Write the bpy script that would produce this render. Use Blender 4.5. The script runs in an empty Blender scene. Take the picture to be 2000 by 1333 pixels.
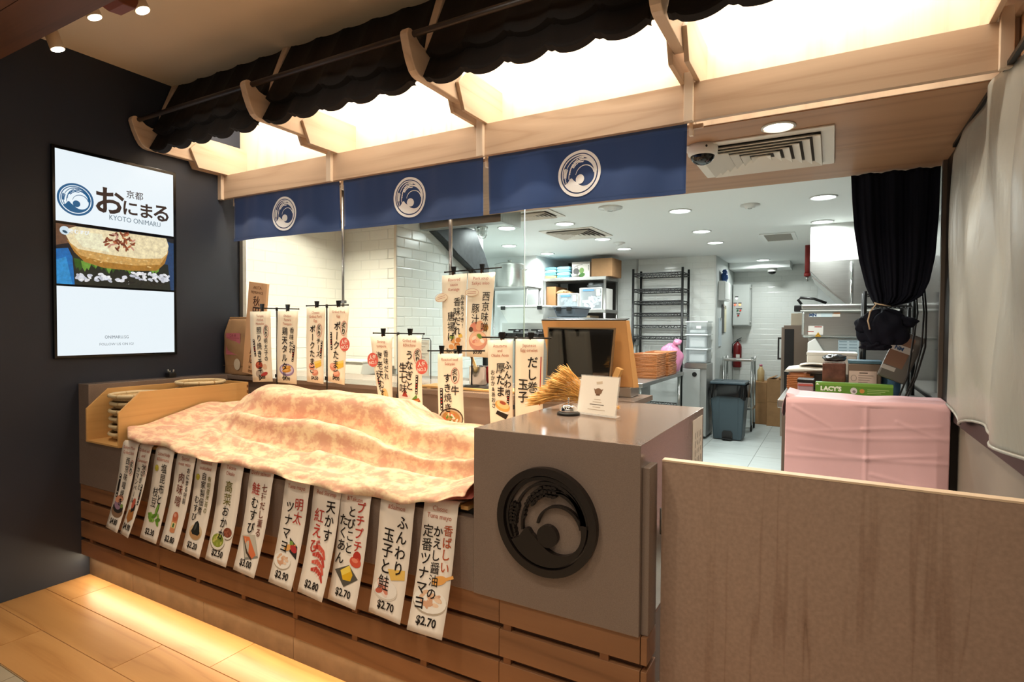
import bpy, math, random
from mathutils import Vector, Matrix
from math import sin, cos, pi, radians as RAD

random.seed(7)
SC = bpy.context.scene
COL = SC.collection

# ------------------------------------------------------------------ camera
CAM_POS = Vector((3.7498, -1.6782, 1.45))
cd = bpy.data.cameras.new('camera'); cd.sensor_width = 36.0; cd.lens = 36.0 * 1116.37 / 2000.0
cd.clip_start = 0.05; cd.clip_end = 60
cam = bpy.data.objects.new('camera', cd); COL.objects.link(cam)
RT = Vector((0.87254309, 0.48850334, 0.00574753))
DN = Vector((0.01660727, -0.0179011, -0.99970183))
FW = Vector((-0.4882548, 0.87237838, -0.02373219))
m3 = Matrix((RT, -DN, -FW)).transposed()
cam.matrix_world = Matrix.Translation(CAM_POS) @ m3.to_4x4()
SC.camera = cam

# ------------------------------------------------------------------ world, exposure
w = bpy.data.worlds.new('mall_ambient'); SC.world = w; w.use_nodes = True
w.node_tree.nodes['Background'].inputs[0].default_value = (1.0, 0.84, 0.68, 1)
w.node_tree.nodes['Background'].inputs[1].default_value = 0.36
SC.view_settings.view_transform = 'Standard'; SC.view_settings.look = 'None'
SC.view_settings.exposure = 0.0; SC.view_settings.gamma = 1.0
SC.view_settings.use_curve_mapping = False

def lamp(kind, name, loc, power, color, target=None, size=0.1, size_y=None, spot=60, blend=0.5, spread=180):
    l = bpy.data.lights.new(name, kind); l.energy = power; l.color = color
    if kind == 'AREA':
        l.shape = 'RECTANGLE' if size_y else 'DISK'; l.size = size
        if size_y: l.size_y = size_y
        l.spread = RAD(spread)
    elif kind == 'SPOT':
        l.spot_size = RAD(spot); l.spot_blend = blend; l.shadow_soft_size = size
    else:
        l.shadow_soft_size = size
    o = bpy.data.objects.new(name, l); COL.objects.link(o); o.location = loc
    d = (Vector(target) - Vector(loc)) if target else Vector((0, 0, -1))
    o.rotation_euler = d.to_track_quat('-Z', 'Y').to_euler()
    return o
WARM = (1.0, 0.80, 0.57); WARMW = (1.0, 0.85, 0.66); NEUT = (0.94, 1.0, 0.97)

# ------------------------------------------------------------------ mesh helpers
ORG = {}
def setp(o, label=None, cat=None, group=None, kind=None):
    if label: o['label'] = label
    if cat: o['category'] = cat
    if group: o['group'] = group
    if kind: o['kind'] = kind
def thing(name, label, cat, loc, group=None, kind=None):
    o = bpy.data.objects.new(name, None); COL.objects.link(o); o.location = loc
    o.empty_display_size = 0.05
    setp(o, label, cat, group, kind); ORG[o.name] = Vector(loc)
    return o
class MB:
    def __init__(s): s.v = []; s.f = []; s.mi = []; s.sm = []
    def add(s, vs, fs, mi=0, smooth=False):
        b = len(s.v); s.v += [Vector(v) for v in vs]
        for f in fs:
            s.f.append([i + b for i in f]); s.mi.append(mi); s.sm.append(smooth)
        return s
    def box(s, x0, x1, y0, y1, z0, z1, mi=0):
        return s.add([(x0,y0,z0),(x1,y0,z0),(x1,y1,z0),(x0,y1,z0),(x0,y0,z1),(x1,y0,z1),(x1,y1,z1),(x0,y1,z1)],
            [(3,2,1,0),(4,5,6,7),(0,1,5,4),(1,2,6,5),(2,3,7,6),(3,0,4,7)], mi)
    def obox(s, c, h, rot=None, mi=0):
        M = rot if rot else Matrix.Identity(3); c = Vector(c)
        vs = [c + M @ Vector((sx*h[0], sy*h[1], sz*h[2])) for sz in (-1,1) for sx, sy in ((-1,-1),(1,-1),(1,1),(-1,1))]
        return s.add(vs, [(3,2,1,0),(4,5,6,7),(0,1,5,4),(1,2,6,5),(2,3,7,6),(3,0,4,7)], mi)
    def cyl(s, p0, p1, r0, r1=None, n=16, caps=True, mi=0, smooth=True):
        p0, p1 = Vector(p0), Vector(p1); r1 = r0 if r1 is None else r1
        d = (p1 - p0).normalized(); a = d.orthogonal().normalized(); b = d.cross(a)
        vs = []
        for i in range(n):
            t = 2*pi*i/n; e = a*cos(t) + b*sin(t); vs += [p0 + e*r0, p1 + e*r1]
        s.add(vs, [(2*i, (2*i+2) % (2*n), (2*i+3) % (2*n), 2*i+1) for i in range(n)], mi, smooth)
        if caps:
            s.add([p0 + (a*cos(2*pi*i/n)+b*sin(2*pi*i/n))*r0 for i in range(n)], [tuple(range(n-1,-1,-1))], mi)
            s.add([p1 + (a*cos(2*pi*i/n)+b*sin(2*pi*i/n))*r1 for i in range(n)], [tuple(range(n))], mi)
        return s
    def tube(s, pts, r, n=8, closed=False, mi=0, caps=True):
        pts = [Vector(p) for p in pts]; N = len(pts); rs = r if isinstance(r, (list, tuple)) else [r]*N
        a = None; vs = []
        for i, p in enumerate(pts):
            q0 = pts[(i-1) % N] if (closed or i > 0) else p; q1 = pts[(i+1) % N] if (closed or i < N-1) else p
            d = (q1 - q0).normalized()
            a = d.orthogonal().normalized() if a is None else (a - d*a.dot(d)).normalized()
            b = d.cross(a)
            vs += [p + (a*cos(2*pi*k/n) + b*sin(2*pi*k/n))*rs[i] for k in range(n)]
        fs = []
        for i in range(N if closed else N-1):
            j = (i+1) % N
            fs += [(i*n+k, i*n+(k+1) % n, j*n+(k+1) % n, j*n+k) for k in range(n)]
        s.add(vs, fs, mi, True)
        if caps and not closed:
            s.add(vs[:n], [tuple(range(n-1,-1,-1))], mi); s.add(vs[-n:], [tuple(range(n))], mi)
        return s
    def lathe(s, prof, c=(0,0,0), n=24, mi=0, sx=1.0, sy=1.0, smooth=True):
        c = Vector(c); vs = []
        for r, z in prof:
            vs += [c + Vector((cos(2*pi*k/n)*r*sx, sin(2*pi*k/n)*r*sy, z)) for k in range(n)]
        fs = []
        for i in range(len(prof)-1):
            fs += [(i*n+k, i*n+(k+1) % n, (i+1)*n+(k+1) % n, (i+1)*n+k) for k in range(n)]
        return s.add(vs, fs, mi, smooth)
    def prism(s, poly, ax, a0, a1, mi=0):
        k = 'xyz'.index(ax); n = len(poly)
        def P(p, a):
            q = list(p); q.insert(k, a); return q
        s.add([P(p, a0) for p in poly] + [P(p, a1) for p in poly],
              [tuple(range(n-1,-1,-1)), tuple(range(n, 2*n))] + [(i, (i+1) % n, n+(i+1) % n, n+i) for i in range(n)], mi)
        return s
    def grid(s, fn, nu, nv, mi=0, smooth=True, closed_u=False):
        vs = [fn(i/nu, j/nv) for j in range(nv+1) for i in range(nu+1)]
        return s.add(vs, [(j*(nu+1)+i, j*(nu+1)+i+1, (j+1)*(nu+1)+i+1, (j+1)*(nu+1)+i) for j in range(nv) for i in range(nu)], mi, smooth)
    def sphere(s, c, r, nu=16, nv=10, mi=0, sc=(1,1,1)):
        c = Vector(c)
        return s.grid(lambda u, v: c + Vector((cos(2*pi*u)*sin(pi*v)*r*sc[0], sin(2*pi*u)*sin(pi*v)*r*sc[1], cos(pi*v)*r*sc[2])), nu, nv, mi)
    def xf(s, M):
        s.v = [M @ v for v in s.v]; return s
    def build(s, name, mats, parent=None, label=None, cat=None, group=None, kind=None, bevel=0, seg=2, origin=None, subsurf=0, solid=0, fix=True, weld=False):
        if not isinstance(mats, (list, tuple)): mats = [mats]
        if parent is not None: org = ORG[parent.name]
        elif origin is not None: org = Vector(origin)
        else:
            lo = [min(v[i] for v in s.v) for i in range(3)]; hi = [max(v[i] for v in s.v) for i in range(3)]
            org = Vector(((lo[0]+hi[0])/2, (lo[1]+hi[1])/2, lo[2]))
        me = bpy.data.meshes.new(name)
        me.from_pydata([tuple(v - org) for v in s.v], [], s.f)
        for m in mats: me.materials.append(m)
        me.polygons.foreach_set('material_index', s.mi)
        me.polygons.foreach_set('use_smooth', s.sm)
        me.update()
        if fix:
            import bmesh
            bm = bmesh.new(); bm.from_mesh(me)
            bmesh.ops.remove_doubles(bm, verts=bm.verts, dist=1e-6)
            bmesh.ops.recalc_face_normals(bm, faces=bm.faces); bm.to_mesh(me); bm.free()
        o = bpy.data.objects.new(name, me); COL.objects.link(o)
        if parent is not None: o.parent = parent
        else: o.location = org
        ORG[o.name] = org
        if bevel:
            b = o.modifiers.new('bevel', 'BEVEL'); b.width = bevel; b.segments = seg; b.limit_method = 'ANGLE'; b.angle_limit = RAD(40)
        if subsurf:
            b = o.modifiers.new('sub', 'SUBSURF'); b.levels = subsurf; b.render_levels = subsurf
        if solid:
            b = o.modifiers.new('solid', 'SOLIDIFY'); b.thickness = solid; b.offset = 0
        setp(o, label, cat, group, kind)
        return o
def shared(src, loc, parent, name=None):
    """another object on SRC's mesh data, placed at world LOC under PARENT"""
    o = src.copy(); COL.objects.link(o)
    if name: o.name = name
    o.parent = parent; o.location = Vector(loc) - ORG[parent.name]
    return o
def dup(root, loc, label=None, group=None, rz=None):
    r = root.copy(); COL.objects.link(r); r.location = loc; ORG[r.name] = Vector(loc)
    if rz is not None: r.rotation_euler = (0, 0, rz)
    if label: r['label'] = label
    if group: r['group'] = group
    for ch in list(root.children):
        c = ch.copy(); COL.objects.link(c); c.parent = r
        for g in list(ch.children):
            d = g.copy(); COL.objects.link(d); d.parent = c
    return r

# ------------------------------------------------------------------ materials
def lin(h):
    h = h.lstrip('#'); c = [int(h[i:i+2], 16)/255 for i in (0, 2, 4)]
    return tuple(x/12.92 if x <= .04045 else ((x+.055)/1.055)**2.4 for x in c) + (1,)
_M = {}
def newmat(name):
    m = bpy.data.materials.new(name); m.use_nodes = True
    nt = m.node_tree; return m, nt, nt.nodes['Principled BSDF']
def N(nt, t, **k):
    n = nt.nodes.new(t)
    for a, b in k.items():
        if a.startswith('i_'):
            key = a[2:]; key = int(key) if key.isdigit() else key.replace('_', ' ')
            n.inputs[key].default_value = b
        else: setattr(n, a, b)
    return n
def coords(nt, scale=(1,1,1), kind='Object', rand=True):
    tc = N(nt, 'ShaderNodeTexCoord'); mp = N(nt, 'ShaderNodeMapping'); mp.inputs['Scale'].default_value = scale
    nt.links.new(tc.outputs[kind], mp.inputs['Vector'])
    if rand:
        oi = N(nt, 'ShaderNodeObjectInfo'); ml = N(nt, 'ShaderNodeMath', operation='MULTIPLY'); ml.inputs[1].default_value = 37.0
        nt.links.new(oi.outputs['Random'], ml.inputs[0]); cb = N(nt, 'ShaderNodeCombineXYZ')
        for i in range(3): nt.links.new(ml.outputs[0], cb.inputs[i])
        nt.links.new(cb.outputs[0], mp.inputs['Location'])
    return mp.outputs[0]
def ramp(nt, src, stops):
    r = N(nt, 'ShaderNodeValToRGB'); e = r.color_ramp.elements
    while len(e) < len(stops): e.new(0.5)
    for el, (p, c) in zip(e, stops): el.position = p; el.color = c if not isinstance(c, str) else lin(c)
    nt.links.new(src, r.inputs[0]); return r.outputs[0]
def bump(nt, bs, src, strength, dist=0.01):
    b = N(nt, 'ShaderNodeBump'); b.inputs['Strength'].default_value = strength; b.inputs['Distance'].default_value = dist
    nt.links.new(src, b.inputs['Height']); nt.links.new(b.outputs[0], bs.inputs['Normal'])
def plain(name, hexc, rough=0.5, metal=0.0, var=0.0, vscale=30, bmp=0.0, bscale=200, spec=0.5, trans=0.0, alpha=1.0, sheen=0.0, coat=0.0, aniso=None):
    if name in _M: return _M[name]
    m, nt, bs = newmat(name); c = lin(hexc)
    bs.inputs['Base Color'].default_value = c; bs.inputs['Roughness'].default_value = rough; bs.inputs['Metallic'].default_value = metal
    bs.inputs['Specular IOR Level'].default_value = spec
    if trans: bs.inputs['Transmission Weight'].default_value = trans
    if alpha < 1: bs.inputs['Alpha'].default_value = alpha
    if sheen: bs.inputs['Sheen Weight'].default_value = sheen
    if coat: bs.inputs['Coat Weight'].default_value = coat; bs.inputs['Coat Roughness'].default_value = 0.1
    if var:
        v = coords(nt, aniso or (1,1,1)); n = N(nt, 'ShaderNodeTexNoise', i_Scale=vscale, i_Detail=4.0)
        nt.links.new(v, n.inputs['Vector'])
        k = lambda f: tuple(min(1, x*f) for x in c[:3]) + (1,)
        nt.links.new(ramp(nt, n.outputs['Fac'], [(0.3, k(1-var)), (0.7, k(1+var))]), bs.inputs['Base Color'])
    if bmp:
        v = coords(nt, aniso or (1,1,1)); n = N(nt, 'ShaderNodeTexNoise', i_Scale=bscale, i_Detail=2.0)
        nt.links.new(v, n.inputs['Vector']); bump(nt, bs, n.outputs['Fac'], bmp, 0.002)
    _M[name] = m; return m
def wood(name, c_lo, c_hi, axis='x', rough=0.45, lines=9.0, scale=4.0, stretch=0.1, coat=0.0, fine=0.35):
    if name in _M: return _M[name]
    m, nt, bs = newmat(name)
    sc = [1.0, 1.0, 1.0]; sc['xyz'.index(axis)] = stretch
    v = coords(nt, sc)
    n1 = N(nt, 'ShaderNodeTexNoise', i_Scale=scale, i_Detail=1.0, i_Roughness=0.4); nt.links.new(v, n1.inputs['Vector'])
    ml = N(nt, 'ShaderNodeMath', operation='MULTIPLY'); ml.inputs[1].default_value = lines; nt.links.new(n1.outputs['Fac'], ml.inputs[0])
    pp = N(nt, 'ShaderNodeMath', operation='PINGPONG'); pp.inputs[1].default_value = 0.5; nt.links.new(ml.outputs[0], pp.inputs[0])
    sc2 = [60.0, 60.0, 60.0]; sc2['xyz'.index(axis)] = 60.0*stretch*0.25
    v2 = coords(nt, sc2); n2 = N(nt, 'ShaderNodeTexNoise', i_Scale=2.0, i_Detail=3.0); nt.links.new(v2, n2.inputs['Vector'])
    mx = N(nt, 'ShaderNodeMath', operation='MULTIPLY_ADD'); mx.inputs[1].default_value = 1.0 - fine
    f2 = N(nt, 'ShaderNodeMath', operation='MULTIPLY'); f2.inputs[1].default_value = fine; nt.links.new(n2.outputs['Fac'], f2.inputs[0])
    p2 = N(nt, 'ShaderNodeMath', operation='MULTIPLY'); p2.inputs[1].default_value = 2.0; nt.links.new(pp.outputs[0], p2.inputs[0])
    nt.links.new(p2.outputs[0], mx.inputs[0]); nt.links.new(f2.outputs[0], mx.inputs[2])
    mid = tuple((a*0.35+b*0.65) for a, b in zip(lin(c_lo), lin(c_hi)))
    nt.links.new(ramp(nt, mx.outputs[0], [(0.0, c_lo), (0.35, mid), (1.0, c_hi)]), bs.inputs['Base Color'])
    bs.inputs['Roughness'].default_value = rough
    if coat: bs.inputs['Coat Weight'].default_value = coat
    bump(nt, bs, mx.outputs[0], 0.08, 0.002)
    _M[name] = m; return m
def emit(name, hexc, strength, base=None):
    if name in _M: return _M[name]
    m, nt, bs = newmat(name); bs.inputs['Base Color'].default_value = lin(base or '#101010')
    bs.inputs['Emission Color'].default_value = lin(hexc); bs.inputs['Emission Strength'].default_value = strength
    bs.inputs['Roughness'].default_value = 0.4
    _M[name] = m; return m
def pm(hexc): return plain('ink_' + hexc.lstrip('#'), hexc, 0.55, spec=0.3)
def sm(hexc): return emit('pixels_' + hexc.lstrip('#'), hexc, 1.0, '#050505')

M_NAVYW = plain('navy_wall_paint', '#232a38', 0.55, var=0.06, vscale=3, bmp=0.05, bscale=300)
M_CEIL = plain('ceiling_paint', '#e6d5bd', 0.8, var=0.02, vscale=2)
M_KCEIL = plain('kitchen_ceiling_paint', '#e4e8e6', 0.7)
M_ASHX = wood('pale_ash_x', '#ab8d72', '#c9ad92', 'x', 0.42)
M_ASHY = wood('pale_ash_y', '#b89c82', '#d4bda4', 'y', 0.42)
M_ASHZ = wood('pale_ash_z', '#c6ae97', '#dcc8b0', 'z', 0.42, lines=7)
M_CHERX = wood('teak_slat_x', '#6b4931', '#916848', 'x', 0.4, lines=6, scale=6, stretch=.06)
M_CHERZ = wood('teak_slat_z', '#5f3b25', '#825536', 'z', 0.4, lines=6, scale=6, stretch=.06)
M_BAMY = wood('bamboo_y', '#c79558', '#dfb272', 'y', 0.42, lines=5, scale=14, stretch=.04, fine=0.6)
M_BAMX = wood('bamboo_x', '#c79558', '#dfb272', 'x', 0.42, lines=5, scale=14, stretch=.04, fine=0.6)
M_DWOOD = wood('dark_soffit_wood', '#5a3624', '#7c4e34', 'x', 0.5, lines=4, scale=3)
M_STEEL = plain('brushed_steel', '#b9bab6', 0.28, 0.95, var=0.05, vscale=8, aniso=(1,1,12))
M_STEELX = plain('brushed_steel_flat', '#a9a8a4', 0.33, 0.9, var=0.05, vscale=8, aniso=(1,12,1))
M_CHROME = plain('chrome', '#e8e8e8', 0.08, 1.0)
M_BLACK = plain('black_plastic', '#141414', 0.35)
M_BLKMET = plain('black_metal', '#15110f', 0.35, 0.3)
M_WHITEP = plain('white_plastic', '#e2e2dc', 0.4)
M_WHITEE = plain('white_enamel', '#d8dad6', 0.3)
M_GROUT = plain('grout_grey', '#d9dcd8', 0.85)
M_TILE = plain('white_glazed_tile', '#e4e7e2', 0.16, spec=0.6)
M_CARD = plain('cardboard', '#a67c52', 0.8, var=0.08, vscale=12)
M_CARD2 = plain('cardboard_dull', '#8d6a46', 0.8, var=0.08, vscale=12)
M_GLASS = plain('clear_glass', '#f4fbfa', 0.02, trans=1.0, spec=0.5)
_g = _M['clear_glass'].node_tree.nodes['Principled BSDF']; _g.inputs['IOR'].default_value = 1.03
def clearpl(name, hexc, alpha, rough=0.15):
    return plain(name, hexc, rough, alpha=alpha)

def stone(name, c, speck=0.10, rough=0.25):
    if name in _M: return _M[name]
    m, nt, bs = newmat(name); c = lin(c); v = coords(nt)
    n = N(nt, 'ShaderNodeTexNoise', i_Scale=420.0, i_Detail=2.0); nt.links.new(v, n.inputs['Vector'])
    k = lambda f: tuple(min(1, x*f) for x in c[:3]) + (1,)
    nt.links.new(ramp(nt, n.outputs['Fac'], [(0.3, k(1-speck)), (0.5, k(1)), (0.72, k(1+speck))]), bs.inputs['Base Color'])
    bs.inputs['Roughness'].default_value = rough
    _M[name] = m; return m
M_STONE = stone('taupe_quartz', '#7f6f65', 0.12, 0.16)
def veined(name):
    m, nt, bs = newmat(name); v = coords(nt, (1, 1, 1), rand=False)
    mp = N(nt, 'ShaderNodeMapping'); mp.inputs['Rotation'].default_value = (0, RAD(-13), 0); mp.inputs['Scale'].default_value = (6.0, 6.0, 0.3)
    nt.links.new(v, mp.inputs['Vector'])
    n1 = N(nt, 'ShaderNodeTexNoise', i_Scale=1.0, i_Detail=4.0, i_Roughness=0.55); nt.links.new(mp.outputs[0], n1.inputs['Vector'])
    sb = N(nt, 'ShaderNodeMath', operation='SUBTRACT'); sb.inputs[1].default_value = 0.5; nt.links.new(n1.outputs['Fac'], sb.inputs[0])
    ab = N(nt, 'ShaderNodeMath', operation='ABSOLUTE'); nt.links.new(sb.outputs[0], ab.inputs[0])
    n3 = N(nt, 'ShaderNodeTexNoise', i_Scale=2.2, i_Detail=3.0); nt.links.new(v, n3.inputs['Vector'])
    ad = N(nt, 'ShaderNodeMath', operation='MULTIPLY_ADD'); ad.inputs[1].default_value = 0.11; ad.inputs[2].default_value = -0.036
    nt.links.new(n3.outputs['Fac'], ad.inputs[0])
    a2 = N(nt, 'ShaderNodeMath', operation='ADD'); nt.links.new(ab.outputs[0], a2.inputs[0]); nt.links.new(ad.outputs[0], a2.inputs[1])
    vein = ramp(nt, a2.outputs[0], [(0.0, '#806656'), (0.010, '#927766'), (0.04, '#a38a79'), (1.0, '#a98f7f')])
    n2 = N(nt, 'ShaderNodeTexNoise', i_Scale=90.0, i_Detail=3.0); nt.links.new(v, n2.inputs['Vector'])
    g = ramp(nt, n2.outputs['Fac'], [(0.3, (0.86,0.86,0.86,1)), (0.7, (1.06,1.06,1.06,1))])
    mx = N(nt, 'ShaderNodeMix', data_type='RGBA', blend_type='MULTIPLY'); mx.inputs[0].default_value = 1.0
    nt.links.new(vein, mx.inputs[6]); nt.links.new(g, mx.inputs[7]); nt.links.new(mx.outputs[2], bs.inputs['Base Color'])
    bs.inputs['Roughness'].default_value = 0.55; return m
M_VEIN = veined('sandstone_laminate')
def fabric(name, c, weave=900, rough=0.8, bstr=0.25):
    m, nt, bs = newmat(name); bs.inputs['Base Color'].default_value = lin(c); bs.inputs['Roughness'].default_value = rough
    bs.inputs['Sheen Weight'].default_value = 0.25
    v = coords(nt); n = N(nt, 'ShaderNodeTexNoise', i_Scale=float(weave), i_Detail=1.0); nt.links.new(v, n.inputs['Vector'])
    bump(nt, bs, n.outputs['Fac'], bstr, 0.001); return m
M_NOREN = fabric('navy_noren_cotton', '#24447a')
M_CURT = fabric('black_navy_curtain', '#080c1a', 700)
M_CURT.node_tree.nodes['Principled BSDF'].inputs['Sheen Weight'].default_value = 0.0
M_CURT.node_tree.nodes['Principled BSDF'].inputs['Specular IOR Level'].default_value = 0.2
M_PINKVINYL = plain('pink_vinyl_sheet', '#dab0b6', 0.45, var=0.03, vscale=6)

# ================================================================== THE SETTING
def struct(mb, name, mats, **k): return mb.build(name, mats, kind='structure', **k)
XR = 4.28           # inner face of the right-hand screen wall
M_FLOORT = wood('oak_look_floor_tile', '#b07c44', '#cf9c62', 'x', 0.35, lines=5, scale=5, stretch=.12)
M_JOINT = plain('pale_tile_joint', '#d8bd94', 0.8)
floor = struct(MB().box(-0.05, 7.0, -0.64, 0.3, -0.06, -0.004), 'floor', M_JOINT)
def plank_row(y0, y1, joints):
    for a, b in zip(joints[:-1], joints[1:]):
        MB().box(a+.002, b-.002, y0+.002, y1-.002, -0.02, 0.0).build('floor_plank', M_FLOORT, floor)
plank_row(-0.215, 0.05, [0.0, 0.27, 1.47, 2.67, 3.87, 5.07])
plank_row(-0.427, -0.215, [0.0, 1.122, 2.322, 3.522, 4.722])
plank_row(-0.64, -0.427, [0.0, 0.50, 1.70, 2.90, 4.10, 5.30])
M_MALL = plain('cream_mall_floor', '#b3a68f', 0.3, var=0.05, vscale=5)
fm = struct(MB().box(-0.05, 7.0, -5.0, -0.642, -0.06, -0.006), 'floor_mall', plain('mall_joint', '#8f8574', 0.8))
for i in range(8):
    for j in range(5):
        MB().box(-.05+i*.88+.002, -.05+(i+1)*.88-.002, -.644-(j+1)*.86+.002, -.644-j*.86-.002, -.03, -.001).build('floor_tile', M_MALL, fm)
fk = struct(MB().box(-1.6, 6.0, 0.3, 8.3, -0.06, -0.004), 'floor_kitchen', plain('kitchen_grout', '#9aa09c', 0.9))
M_KFL = plain('pale_grey_floor_tile', '#c3cbc9', 0.35, var=0.06, vscale=3, aniso=(1,6,1))
t0 = None
for i in range(8):
    for j in range(13):
        x0, y0 = 1.20 + (i-2)*.6, 0.52 + j*.6
        if t0 is None:
            t0 = MB().box(x0+.003, x0+.597, y0+.003, y0+.597, -.02, 0).build('floor_tile', M_KFL, fk)
            O0 = (x0, y0)
        else:
            o = t0.copy(); COL.objects.link(o); o.location = (x0-O0[0], y0-O0[1], 0)

wl = struct(MB().box(-0.15, 0.0, -5.0, 0.99, 0, 3.05), 'wall_left', M_NAVYW)
ceil = struct(MB().box(-0.15, 7.0, -5.0, 1.05, 2.995, 3.06), 'ceiling', M_CEIL)
struct(MB().box(-1.6, 6.0, 2.25, 8.35, 2.45, 2.52), 'ceiling_kitchen', M_KCEIL)
# timber bulkhead over the walkway: boards with shadow joints
M_BULK = wood('walnut_bulkhead', '#4a3020', '#6b452d', 'x', 0.55, lines=4, scale=4, stretch=.08)
bk = struct(MB().box(-0.02, 7.0, -2.6, -0.445, 2.775, 2.99), 'ceiling_bulkhead', plain('bulkhead_core', '#2a1c12', 0.8))
for j in range(11):
    y1 = -0.435 - j*.19
    MB().box(0.0, 6.9, y1-.187, y1, 2.75, 2.775).build('soffit_board', M_BULK, bk)
MB().box(0.0, 6.9, -.445, -.433, 2.752, 2.99).build('edge_board', M_BULK, bk)

# ---- kitchen walls with glazed tiles
TW, TH, TG = 0.20, 0.083, 0.003
def tile_proto(ax, sgn, w, parent, org):
    """one pillow-edged tile; AX is the wall's normal axis, SGN the side it faces"""
    e = .006; d = .0022
    a = w/2 - TG/2; b = TH/2 - TG/2
    ring = lambda aa, bb, dd: [(-aa, -bb, dd), (aa, -bb, dd), (aa, bb, dd), (-aa, bb, dd)]
    vs = ring(a, b, 0) + ring(a, b, d*.55) + ring(a-e, b-e, d)
    fs = [(0,1,5,4),(1,2,6,5),(2,3,7,6),(3,0,4,7),(4,5,9,8),(5,6,10,9),(6,7,11,10),(7,4,8,11),(8,9,10,11)]
    out = []
    for u, v, dd in vs:
        out.append((org[0]+sgn*dd, org[1]+u, org[2]+v) if ax == 'x' else (org[0]+u, org[1]+sgn*dd, org[2]+v))
    return MB().add(out, fs).build('wall_tile', M_TILE, parent)
def tiled(name, ax, sgn, pos, u0, u1, z0, z1, thick=0.1, limit=300):
    if ax == 'x':
        xs = sorted((pos, pos - sgn*thick)); mb = MB().box(xs[0], xs[1], u0, u1, 0.0 if z0 < 1.2 else z0, z1)
    else:
        ys = sorted((pos, pos - sgn*thick)); mb = MB().box(u0, u1, ys[0], ys[1], 0.0 if z0 < 1.2 else z0, z1)
    wall = struct(mb, name, M_GROUT)
    protos = {}; n = 0
    rows = int(math.ceil((z1 - z0)/TH))
    for r in range(rows):
        zc = z1 - (r + .5)*TH
        st = u0 - (TW/2 if r % 2 else 0)
        k = 0
        while st + k*TW < u1 - 1e-6:
            a, b = max(u0, st + k*TW), min(u1, st + (k+1)*TW); k += 1
            if b - a < .02 or n >= limit: continue
            w = round(b - a, 4); c = (a+b)/2
            p = (pos, c, zc) if ax == 'x' else (c, pos, zc)
            if w not in protos:
                protos[w] = (tile_proto(ax, sgn, w, wall, p), p)
            else:
                src, p0 = protos[w]
                o = src.copy(); COL.objects.link(o); o.location = Vector(p) - Vector(p0)
            n += 1
    return wall
tiled('wall_kitchen_corner', 'x', 1, 0.0, 0.99, 2.0, 1.10, 2.352, .15)
tiled('wall_kitchen_return', 'y', -1, 2.0, 0.0, 0.588, 1.10, 2.352)
tiled('wall_kitchen_side', 'x', 1, 0.588, 2.0, 3.35, 1.05, 2.45)
tiled('wall_kitchen_back', 'y', -1, 6.5, 0.95, 2.35, 0.9, 2.45)
tiled('wall_corridor', 'y', -1, 8.2, 2.05, 3.55, 0.3, 2.45)
struct(MB().box(-1.6, 0.95, 6.5, 6.6, 0, 2.45), 'wall_alcove', plain('dark_alcove_paint', '#3d3a36', 0.8))
struct(MB().box(-1.6, 0.165, 5.4, 6.5, 0, 2.45), 'wall_column', plain('white_wall_panel', '#e6eae8', 0.35))
struct(MB().box(-1.6, -1.5, 3.35, 5.4, 0, 2.45), 'wall_kitchen_far_left', M_KCEIL)
struct(MB().box(-1.6, 0.588, 3.25, 3.35, 0, 2.45), 'wall_kitchen_nook', M_KCEIL)
struct(MB().box(2.25, 2.35, 6.6, 8.2, 0, 2.45), 'wall_corridor_side', plain('corridor_paint', '#cfd5d2', 0.5))
struct(MB().box(3.55, 6.0, 8.2, 8.3, 0, 2.45), 'wall_corridor_end', M_KCEIL)
struct(MB().box(XR, XR+.1, 2.3, 8.2, 0, 2.45), 'wall_kitchen_right', plain('dark_glazed_wall', '#3c3a38', 0.12))
# steel edge trims seen on the wall corners
struct(MB().box(2.335, 2.356, 6.485, 6.505, 0, 2.45), 'trim_1', M_WHITEE)
struct(MB().box(0.575, 0.597, 1.985, 2.0, 1.1, 2.352), 'trim_2', plain('pvc_trim', '#cfc7b8', 0.4))
struct(MB().box(1.255, 1.275, 6.47, 6.5, 0.9, 2.45), 'trim_3', M_STEEL)
struct(MB().box(-0.002, 0.012, 0.972, 0.995, 1.11, 2.35), 'trim_4', plain('bronze_trim', '#4b4640', 0.4, .3))
# dropped ceiling boxes by the corridor
struct(MB().box(2.36, 3.2, 7.6, 8.2, 2.36, 2.45), 'ceiling_drop', M_KCEIL)

# ---- timber soffit, fascia and the lit back panel above the counter
so = struct(MB().box(0.0, XR, 1.0, 2.25, 2.356, 2.44), 'ceiling_soffit', plain('soffit_core', '#6b4c35', 0.7))
M_SOFF = wood('soffit_wood', '#8d664a', '#ad8462', 'x', 0.5, lines=6, scale=3.5, stretch=.06)
for i, (a, b) in enumerate(((.994, 1.62), (1.622, 2.25))):
    MB().box(0.0, XR, a, b, 2.352, 2.356).build('soffit_board', M_SOFF, so)
bp = struct(MB().box(0.0, XR, 1.001, 1.06, 2.445, 2.995), 'wall_fascia_back', M_ASHZ)
for i in range(4):
    a = [0.0, 1.08, 2.14, 3.2, XR][i]; b = [0.0, 1.08, 2.14, 3.2, XR][i+1]
    MB().box(a+.001, b-.001, .986, 1.0, 2.3565, 2.99).build('back_panel', M_ASHZ, bp)
PX = [0.018, 1.075, 2.157, 3.203, 4.245]
fa = struct(MB().box(0.0, XR, 0.835, 0.862, 2.335, 2.495), 'trim_fascia', M_ASHX)
for x in PX:
    MB().box(x-.019, x+.019, 0.812, 0.8349, 2.328, 2.535).build('fascia_post', M_ASHZ, fa, bevel=.002)

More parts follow.
